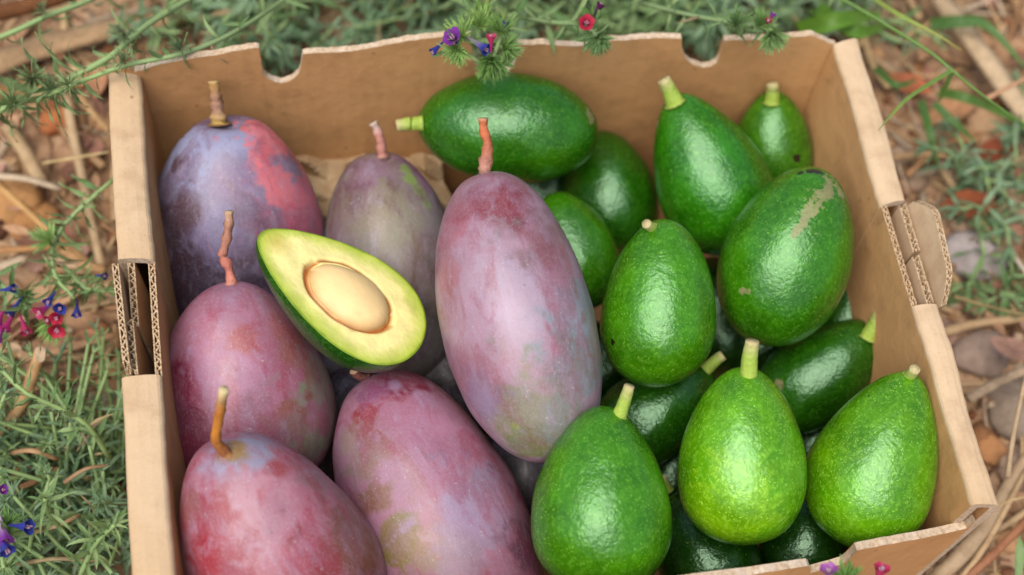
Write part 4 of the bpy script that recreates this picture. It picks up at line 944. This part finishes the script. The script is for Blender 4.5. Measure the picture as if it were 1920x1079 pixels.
# grey hairy stems crossing the top left
p = empty('hairy_plant', tuple(gpt(420, -60))); tag(p, 'long bristly green stem sweeping from the top to the left edge over the box corner', 'plant')
P = pathpx([(415, -40, .11), (340, 8, .12), (270, 52, .13), (205, 108, .135), (120, 152, .13), (50, 185, .12), (-40, 225, .11)], 26)
leafy_stem(p, P, 20, .020, .0016, .0018, 420, .8, .5, False, .05, .60, rr, [3, 5], False)
leafy_stem(p, P[14:], 44, .026, .0017, .0014, 60, .9, .1, False, .05, 1.0, rr, [0, 1, 2, 4])
for q in ((225, 60, .14), (235, 70, .14)): tuft(p, upx(*q), (0, -.2, 1), .007, 26, rr, 1.3, 'dry_bract', (1.25, 1.02, 1.15))
for q in ((60, 148, .14), (100, 170, .138), (25, 195, .13)): tuft(p, upx(*q), (0, -.2, 1), .010, 40, rr, 1.4, 'dry_bract', (1.25, 1.1, 1.2))
p = empty('hairy_plant', tuple(gpt(560, -30))); tag(p, 'thinner green stem running just above the left end of the back wall', 'plant')
P = pathpx([(560, -20, .10), (480, 36, .13), (410, 76, .145), (330, 104, .15), (240, 122, .15), (160, 150, .145), (90, 178, .14)], 22)
leafy_stem(p, P, 26, .018, .0013, .0012, 200, .9, .1, False, .0, 1.0, rr, [1, 3, 0])
for q in ((232, 116, .155), (340, 92, .155), (130, 160, .15)): tuft(p, upx(*q), (0, -.2, 1), .008, 30, rr, 1.4, 'dry_bract', (1.3, 1.1, 1.2))
p = empty('hairy_plant', tuple(gpt(230, -60))); tag(p, 'bristly stem with curled thin leaves across the top left corner', 'plant')
P = pathpx([(240, -40, .10), (165, 2, .11), (90, 30, .115), (30, 58, .115), (-40, 86, .11)], 16)
leafy_stem(p, P, 12, .022, .0015, .0015, 160, .7, .8, False, .05, .95, rr, [3, 5], False)
tuft(p, upx(82, 20, .118), (0, -.2, 1), .006, 24, rr, 1.4, 'dry_bract', (1.25, 1.02, 1.15))

# greenery behind the back wall
rb = random.Random(21)
def bush(px, py, h, ns, nl, L, label, group, grey, lean=(0, -.5), rad=.03, rnd=rb):
    g = gpt(px, py); p = empty('hairy_plant', tuple(g)); tag(p, label, 'plant', group)
    for s in range(ns):
        a = rnd.uniform(0, 6.28); hh = h * rnd.uniform(.7, 1.15)
        top = g + np.array([lean[0] * h + rad * math.cos(a) * 1.6, lean[1] * h + rad * math.sin(a) * 1.6, hh]); mid = g + np.array([rad * math.cos(a) * .6, rad * math.sin(a) * .6, hh * .6])
        if top[2] < .15 and not outside(top[0], top[1], -.004): top[1] += .05
        if not outside(mid[0], mid[1], .004): mid[1] += .03
        leafy_stem(p, smooth_path([g + np.array([.004 * math.cos(a), .004 * math.sin(a), 0]), mid, top], 9), nl, L, .0014, .0009, 24, .95, .05, grey, .12, 1.0, rnd, None)
    return p
def zone(x):
    for lim, n_ in ((500, 'left of the left notch'), (640, 'beyond the left notch'), (830, 'between the left and middle notch'), (1010, 'beyond the middle notch'), (1240, 'between the middle and right notch'), (1400, 'beyond the right notch')):
        if x < lim: return n_
    return 'right of the right notch'
for px, py in ((500, 118), (545, 128), (900, 95), (945, 100), (1300, 88), (1335, 95), (700, 70), (780, 60), (1100, 55), (1180, 55)):
    bush(px, py, .05, 3, 13, .026, 'small grey-green plant close behind the back wall, ' + zone(px), 'small plants close behind the back wall, ' + zone(px), rb.random() < .5, (rb.uniform(-.3, .3), .2), .025)
k = 0
for px in range(400, 1600, 66):
    for row, py in enumerate((-120, -60, 0, 48)):
        x = px + rb.uniform(-30, 30); y = py + rb.uniform(-18, 18)
        g = gpt(x, y)
        if not outside(g[0], g[1], .012): y -= 40
        if x < 520 and row == 0: continue
        bush(x, y, (.10 if row < 2 else .075 if row < 3 else .05) * rb.uniform(.75, 1.15), 3 if row else 2, 15, rb.uniform(.024, .036),
             'leafy grey-green hairy plant behind the back wall, ' + zone(x), 'grey-green plants behind the back wall, ' + zone(x), rb.random() < .55, (rb.uniform(-.4, .4), rb.uniform(-.5, .1)), .03); k += 1
for px, py, h in ((330, -40, .07), (300, 60, .05), (360, 40, .06), (1590, 20, .06)):
    bush(px, py, h, 2, 13, .022, 'small grey-green plant at either end of the greenery behind the box', 'small plants at the ends of the greenery', True, (.2, -.2), .02)

def spray(label, path, nl, L, heads, flowers, hairs=120, kinds=None, grey=False, base=None):
    P = pathpx(path, 16); p = empty('flowering_plant', tuple(P[0])); tag(p, label, 'flowering plant')
    leafy_stem(p, P, nl, L, .0013, .0010, hairs, .95, .05, grey, .1, 1.0, rr, kinds or [0, 1, 2, 3], not heads)
    for (x, y, z, ax_, R, n) in heads: tuft(p, upx(x, y, z), cam_dir(*ax_), R, n, rr, 1.25)
    for (x, y, z, dr, Ln, R, c, th) in flowers: flower(p, upx(x, y, z), cam_dir(*dr), Ln, R, c, th, seed=x * .1)
    return p
WT = L_(215, 190, 215)
spray('spray of purple and blue flowers hanging over the back wall, left of the middle notch', [(980, -60, .10), (930, 0, .14), (880, 45, .165), (858, 80, .172), (852, 96, .172)], 22, .018,
      [(856, 92, .172, (-.1, .8, .6), .0085, 80), (866, 70, .175, (-.3, -.3, .8), .010, 60), (900, 50, .17, (0, -.6, .8), .010, 60)],
      [(856, 80, .176, (-.35, -.3, 1.0), .007, .0046, PURP, L_(120, 60, 170)), (836, 74, .175, (-.75, .8, .25), .0095, .0022, BLUE, L_(70, 60, 150)), (876, 70, .175, (.75, .55, .35), .013, .0034, BLUE, WT)])
spray('flower spray with a pink bud nodding into the middle notch of the back wall', [(1010, -50, .10), (980, 10, .14), (945, 60, .165), (926, 105, .168), (920, 122, .166)], 24, .018,
      [(922, 112, .168, (0, .9, .5), .0105, 110), (945, 92, .172, (.7, .2, .6), .009, 70), (940, 60, .172, (.2, -.6, .8), .010, 60), (905, 30, .165, (-.3, -.6, .7), .009, 50)],
      [(921, 98, .176, (0, -.9, .45), .0082, .0026, PINK, MAG), (944, 58, .174, (.2, -.8, .5), .005, .0018, L_(110, 120, 190), WT)])
spray('spray with one round red flower over the back wall, right of the middle notch', [(960, 30, .12), (1030, 42, .15), (1085, 46, .165), (1112, 60, .17), (1122, 78, .17)], 18, .018,
      [(1120, 68, .171, (.15, .9, .5), .0092, 120), (1112, 40, .17, (0, -.5, .8), .008, 40)],
      [(1098, 48, .176, (.05, -.1, 1.0), .005, .0040, RED, L_(190, 30, 70)), (1113, 30, .176, (.55, -.8, .3), .0068, .0026, DKP, L_(90, 25, 80))])
spray('bright green flower spray with a violet bud at the right end of the back wall', [(1200, 5, .11), (1290, 28, .14), (1370, 42, .16), (1425, 50, .165), (1445, 66, .166)], 34, .016,
      [(1446, 62, .167, (.2, .9, .5), .0100, 110), (1425, 48, .168, (.3, -.4, .8), .009, 60), (1380, 46, .165, (0, -.4, .8), .009, 50)],
      [(1440, 42, .172, (.5, -.8, .3), .0052, .0018, PURP, RED), (1438, 46, .172, (.1, -.4, .6), .003, .0018, RED, RED)])
# sprig left of the box
p = spray('drooping sprig with red, blue and magenta flowers left of the handle slot', [(215, 335, .075), (165, 378, .075), (118, 425, .07), (98, 470, .07), (105, 520, .07), (140, 560, .07)], 46, .021,
      [(108, 600, .07, (-.2, .8, .5), .012, 70), (95, 455, .078, (-.6, -.5, .6), .010, 50)],
      [(96, 570, .078, (-.5, .5, .5), .0085, .0042, PINK, PURP), (114, 572, .08, (.2, .3, .8), .006, .0032, BLUE, BLUE), (112, 590, .08, (.0, .3, .8), .006, .0035, RED, RED), (108, 606, .08, (.2, .6, .8), .007, .0042, RED, RED), (104, 594, .078, (-.5, .3, .5), .005, .0026, L_(170, 30, 70), RED), (145, 562, .08, (.1, .8, .4), .009, .0026, BLUE, L_(40, 40, 110)), (104, 548, .08, (-.2, .5, .5), .008, .0026, BLUE, BLUE)])
p = spray('flower cluster with dark blue and magenta blooms at the left edge', [(-30, 500, .06), (10, 540, .07), (40, 560, .072), (50, 580, .072)], 18, .020,
      [(45, 555, .072, (.3, .2, .6), .009, 40)],
      [(42, 556, .076, (-.45, .8, .3), .0115, .0028, L_(46, 50, 130), BLUE), (24, 590, .074, (-.3, .8, .3), .009, .0036, MAG, MAG), (8, 580, .074, (-.3, .8, .3), .009, .0036, L_(180, 40, 150), MAG), (38, 592, .074, (.4, .8, .3), .010, .0034, PINK, MAG), (-4, 545, .076, (.9, -.1, .3), .010, .0026, BLUE, BLUE), (10, 606, .074, (-.4, .9, .3), .010, .0038, PURP, MAG)])
p = spray('short leafy side shoot touching the left handle flap', [(120, 500, .06), (160, 540, .06), (200, 545, .06)], 26, .017, [], [(180, 516, .068, (.8, .1, .3), .006, .0022, L_(60, 64, 120), BLUE)])

# foliage at the lower left
rl = random.Random(9)
for i in range(5, 36):
    px = rl.uniform(-40, 235); py = rl.uniform(800, 1150) if i > 4 else rl.uniform(720, 790)
    g = gpt(px, py)
    if not outside(g[0], g[1], .012): px -= 70
    bush(px, py, rl.uniform(.045, .085), 4, 19, rl.uniform(.011, .018), ('low grey-green hairy plant in the lower left thicket, ' + ('upper part' if py < 800 else 'below the broken cane' if py < 980 else 'at the bottom edge')), 'low plants left of the box', rl.random() < .45, (rl.uniform(-.5, .1), rl.uniform(-.3, .4)), .024, rl)
p = spray('upright grey-green stem arching out of the lower left thicket', [(205, 860, .05), (165, 800, .075), (110, 765, .085), (50, 738, .095), (0, 690, .10), (-40, 640, .105)], 30, .018, [], [], 220, [0, 2, 4])
p = spray('low sprig with violet and blue flowers in the bottom left corner', [(-30, 960, .07), (0, 990, .085), (20, 1005, .088)], 14, .018, [(15, 985, .088, (.2, -.3, .7), .008, 40)],
      [(0, 968, .094, (.35, .9, .4), .0125, .0040, PURP, L_(215, 190, 220)), (18, 985, .094, (.95, .0, .4), .0115, .0034, BLUE, L_(60, 60, 160)), (-8, 1000, .094, (.6, .6, .4), .0115, .0036, BLUE, PURP), (-4, 922, .092, (.8, -.3, .4), .004, .0025, PURP, PURP)])
p = spray('bright yellow-green rosette in the lower left thicket', [(120, 1000, .06), (90, 960, .085), (85, 935, .095)], 16, .018, [], [])
p = spray('bright green shoot leaning on the front of the left wall', [(150, 1080, .06), (180, 1020, .085), (215, 985, .10)], 22, .018, [], [])
for pts, w, c, lab in (([(20, 850, .05), (60, 845, .06), (110, 862, .05)], 12, (190, 150, 110), 'dead straw caught in the lower left thicket, just below the broken cane'),
                     ([(60, 1000, .05), (110, 985, .06), (150, 965, .055)], 10, (206, 170, 126), 'pale straw caught in the lower left thicket beside the violet flowers'),
                     ([(120, 905, .06), (160, 880, .065), (205, 872, .06)], 9, (176, 140, 104), 'brown straw caught in the thicket close to the left wall'),
                     ([(20, 745, .03), (100, 720, .035), (200, 700, .03)], 14, (200, 158, 112), 'tan straw lying across the top of the lower left thicket'),
                     ([(30, 1060, .05), (100, 1048, .06), (190, 1052, .055)], 10, (170, 150, 110), 'greyish straw along the bottom edge of the thicket')):
    straw(pts, w, c, lab)
# flower tips reaching up in front of the front wall
spray('flower spray at the bottom edge in front of the front wall, lilac and pink tips', [(1500, 1250, .06), (1545, 1150, .105), (1580, 1092, .135)], 14, .016, [(1585, 1088, .14, (.1, -.6, .6), .009, 60)],
      [(1553, 1090, .142, (-.1, -.9, .5), .007, .0036, L_(206, 110, 214), WT), (1640, 1100, .142, (.2, -.9, .4), .010, .0036, PINK, MAG)])

# grass and low plants at the right
def blade(parent, path, w, cols, name='blade', n=18, fold=.3):
    loc = np.array(parent.location); P = smooth_path(path, n); V = []; cc = []
    for i, q in enumerate(P):
        t = unit(P[min(i + 1, n - 1)] - P[max(i - 1, 0)]); s = unit(np.cross(t, FW)); u = np.cross(s, t); x = i / (n - 1); ww = w * (1 - x ** 2.5 * .85)
        j = x * (len(cols) - 1); a = min(int(j), len(cols) - 2); f = j - a; c = np.array(cols[a]) * (1 - f) + np.array(cols[a + 1]) * f
        for k in (-1, 0, 1): V.append(q - loc + s * k * ww / 2 + u * (-abs(k)) * ww * fold); cc.append(c * (1 if k else .85))
    Fc = [(i * 3 + k, i * 3 + k + 1, i * 3 + k + 4, i * 3 + k + 3) for i in range(n - 1) for k in range(2)]
    return link(name, mesh(name, V, Fc, cc), M_GRASS, parent)
g1, g2, g3 = (1.25, 1.15, 1.15), (1.4, 1.2, 1.2), (1.6, 1.05, .95); dkg = (.42, .58, .55)
p = empty('grass_stalk', tuple(upx(1560, -12, .11))); tag(p, 'long bent grass stalk crossing the top right with a kinked side blade', 'grass')
P = [upx(1560, -12, .13), upx(1640, 34, .135), upx(1740, 96, .14), upx(1785, 132, .14), upx(1850, 185, .13), upx(1940, 246, .11)]
loc = np.array(p.location); V_, F_ = tube([q - loc for q in smooth_path(P, 24)], [.0011 - .0005 * i / 23 for i in range(24)], 7); s = MB(); s.add(V_, F_, (1.3, 1.2, 1.25)); s.build('stem', M_GRASS, p)
blade(p, [upx(1786, 131, .14), upx(1745, 156, .145), upx(1700, 186, .15), upx(1672, 215, .15), upx(1646, 246, .15)], .0022, [g1, g1, g2, (1.2, .95, .85)])
blade(p, [upx(1786, 131, .14), upx(1772, 165, .13), upx(1760, 192, .12)], .0026, [(.6, .62, .5), (.7, .66, .6)])
p = empty('wild_grass', tuple(upx(1610, -30, .12))); tag(p, 'grass blade with a pale dry tip above the bent stalk', 'grass')
blade(p, [upx(1600, -30, .12), upx(1660, 14, .135), upx(1710, 42, .14), (upx(1750, 62, .14)), upx(1803, 95, .14)], .0026, [g2, g2, g2, g3, g3])
for pts, w, lab in (([(1760, 175, .03), (1810, 185, .04), (1860, 205, .03), (1925, 240, .02)], .0065, 'blurred green blade below the bent grass stalk'),
                    ([(1725, 190, .03), (1742, 250, .035), (1758, 310, .02)], .0058, 'short dark blade hanging outside the right wall'),
                    ([(1750, 195, .03), (1790, 232, .03), (1830, 268, .02)], .0050, 'dark blade forking off outside the back right corner'),
                    ([(1745, 48, .02), (1800, 42, .03), (1850, 50, .03), (1925, 130, .02)], .0085, 'wide dark green blade arching at the top right'),
                    ([(1500, 60, .05), (1570, 40, .07), (1650, 28, .05)], .012, 'broad bright green blade behind the back right corner'),
                    ([(1530, 20, .04), (1600, 60, .06), (1660, 50, .04)], .010, 'second broad green blade behind the back right corner'),
                    ([(1640, 130, .02), (1680, 160, .03), (1720, 150, .02)], .005, 'thin green blade close to the back right rim')):
    p = empty('wild_grass', tuple(upx(*pts[0]))); tag(p, lab, 'grass'); br = 'bright' in lab or 'second' in lab
    blade(p, [upx(*q) for q in pts], w, [(.75, .95, .45)] * 2 if br else [dkg, (.5, .68, .6)])
rg = random.Random(4)
for i, (px, py, h, lab) in enumerate([(1800, 352, .035, 'grey-green plant spreading beside the right wall'), (1880, 372, .035, 'blue-green plant at the right edge above the rust leaf'), (1850, 425, .03, 'small grey plant between rust leaf and lilac stone'), (1835, 540, .02, 'bright green low sprig behind the right handle flap'), (1900, 560, .02, 'green sprig at the right edge below the lilac stone'), (1915, 260, .03, 'grey-green shoot at the right edge under the grass')]):
    g = gpt(px, py); p = empty('low_plant', tuple(g)); tag(p, lab, 'plant')
    for s in range(4):
        a = s * 1.57 + rg.random(); e = g + np.array([math.cos(a) * .032, math.sin(a) * .028, h * rg.uniform(.6, 1.1)])
        leafy_stem(p, smooth_path([g, (g + e) / 2 + [0, 0, h * .4], e], 7), 9, .024, .0012, .0008, 0, 1.0, .2, i not in (3, 4), .1, 1.0, rg, [0, 2, 4])
p = empty('broad_leaf', tuple(upx(1912, 1110, .05))); tag(p, 'dark green leaf showing in the bottom right corner', 'leaf')
put_leaf(p, upx(1900, 1110, .06), cam_dir(.25, -1, .1), .030, -FW, rr, False, [4])
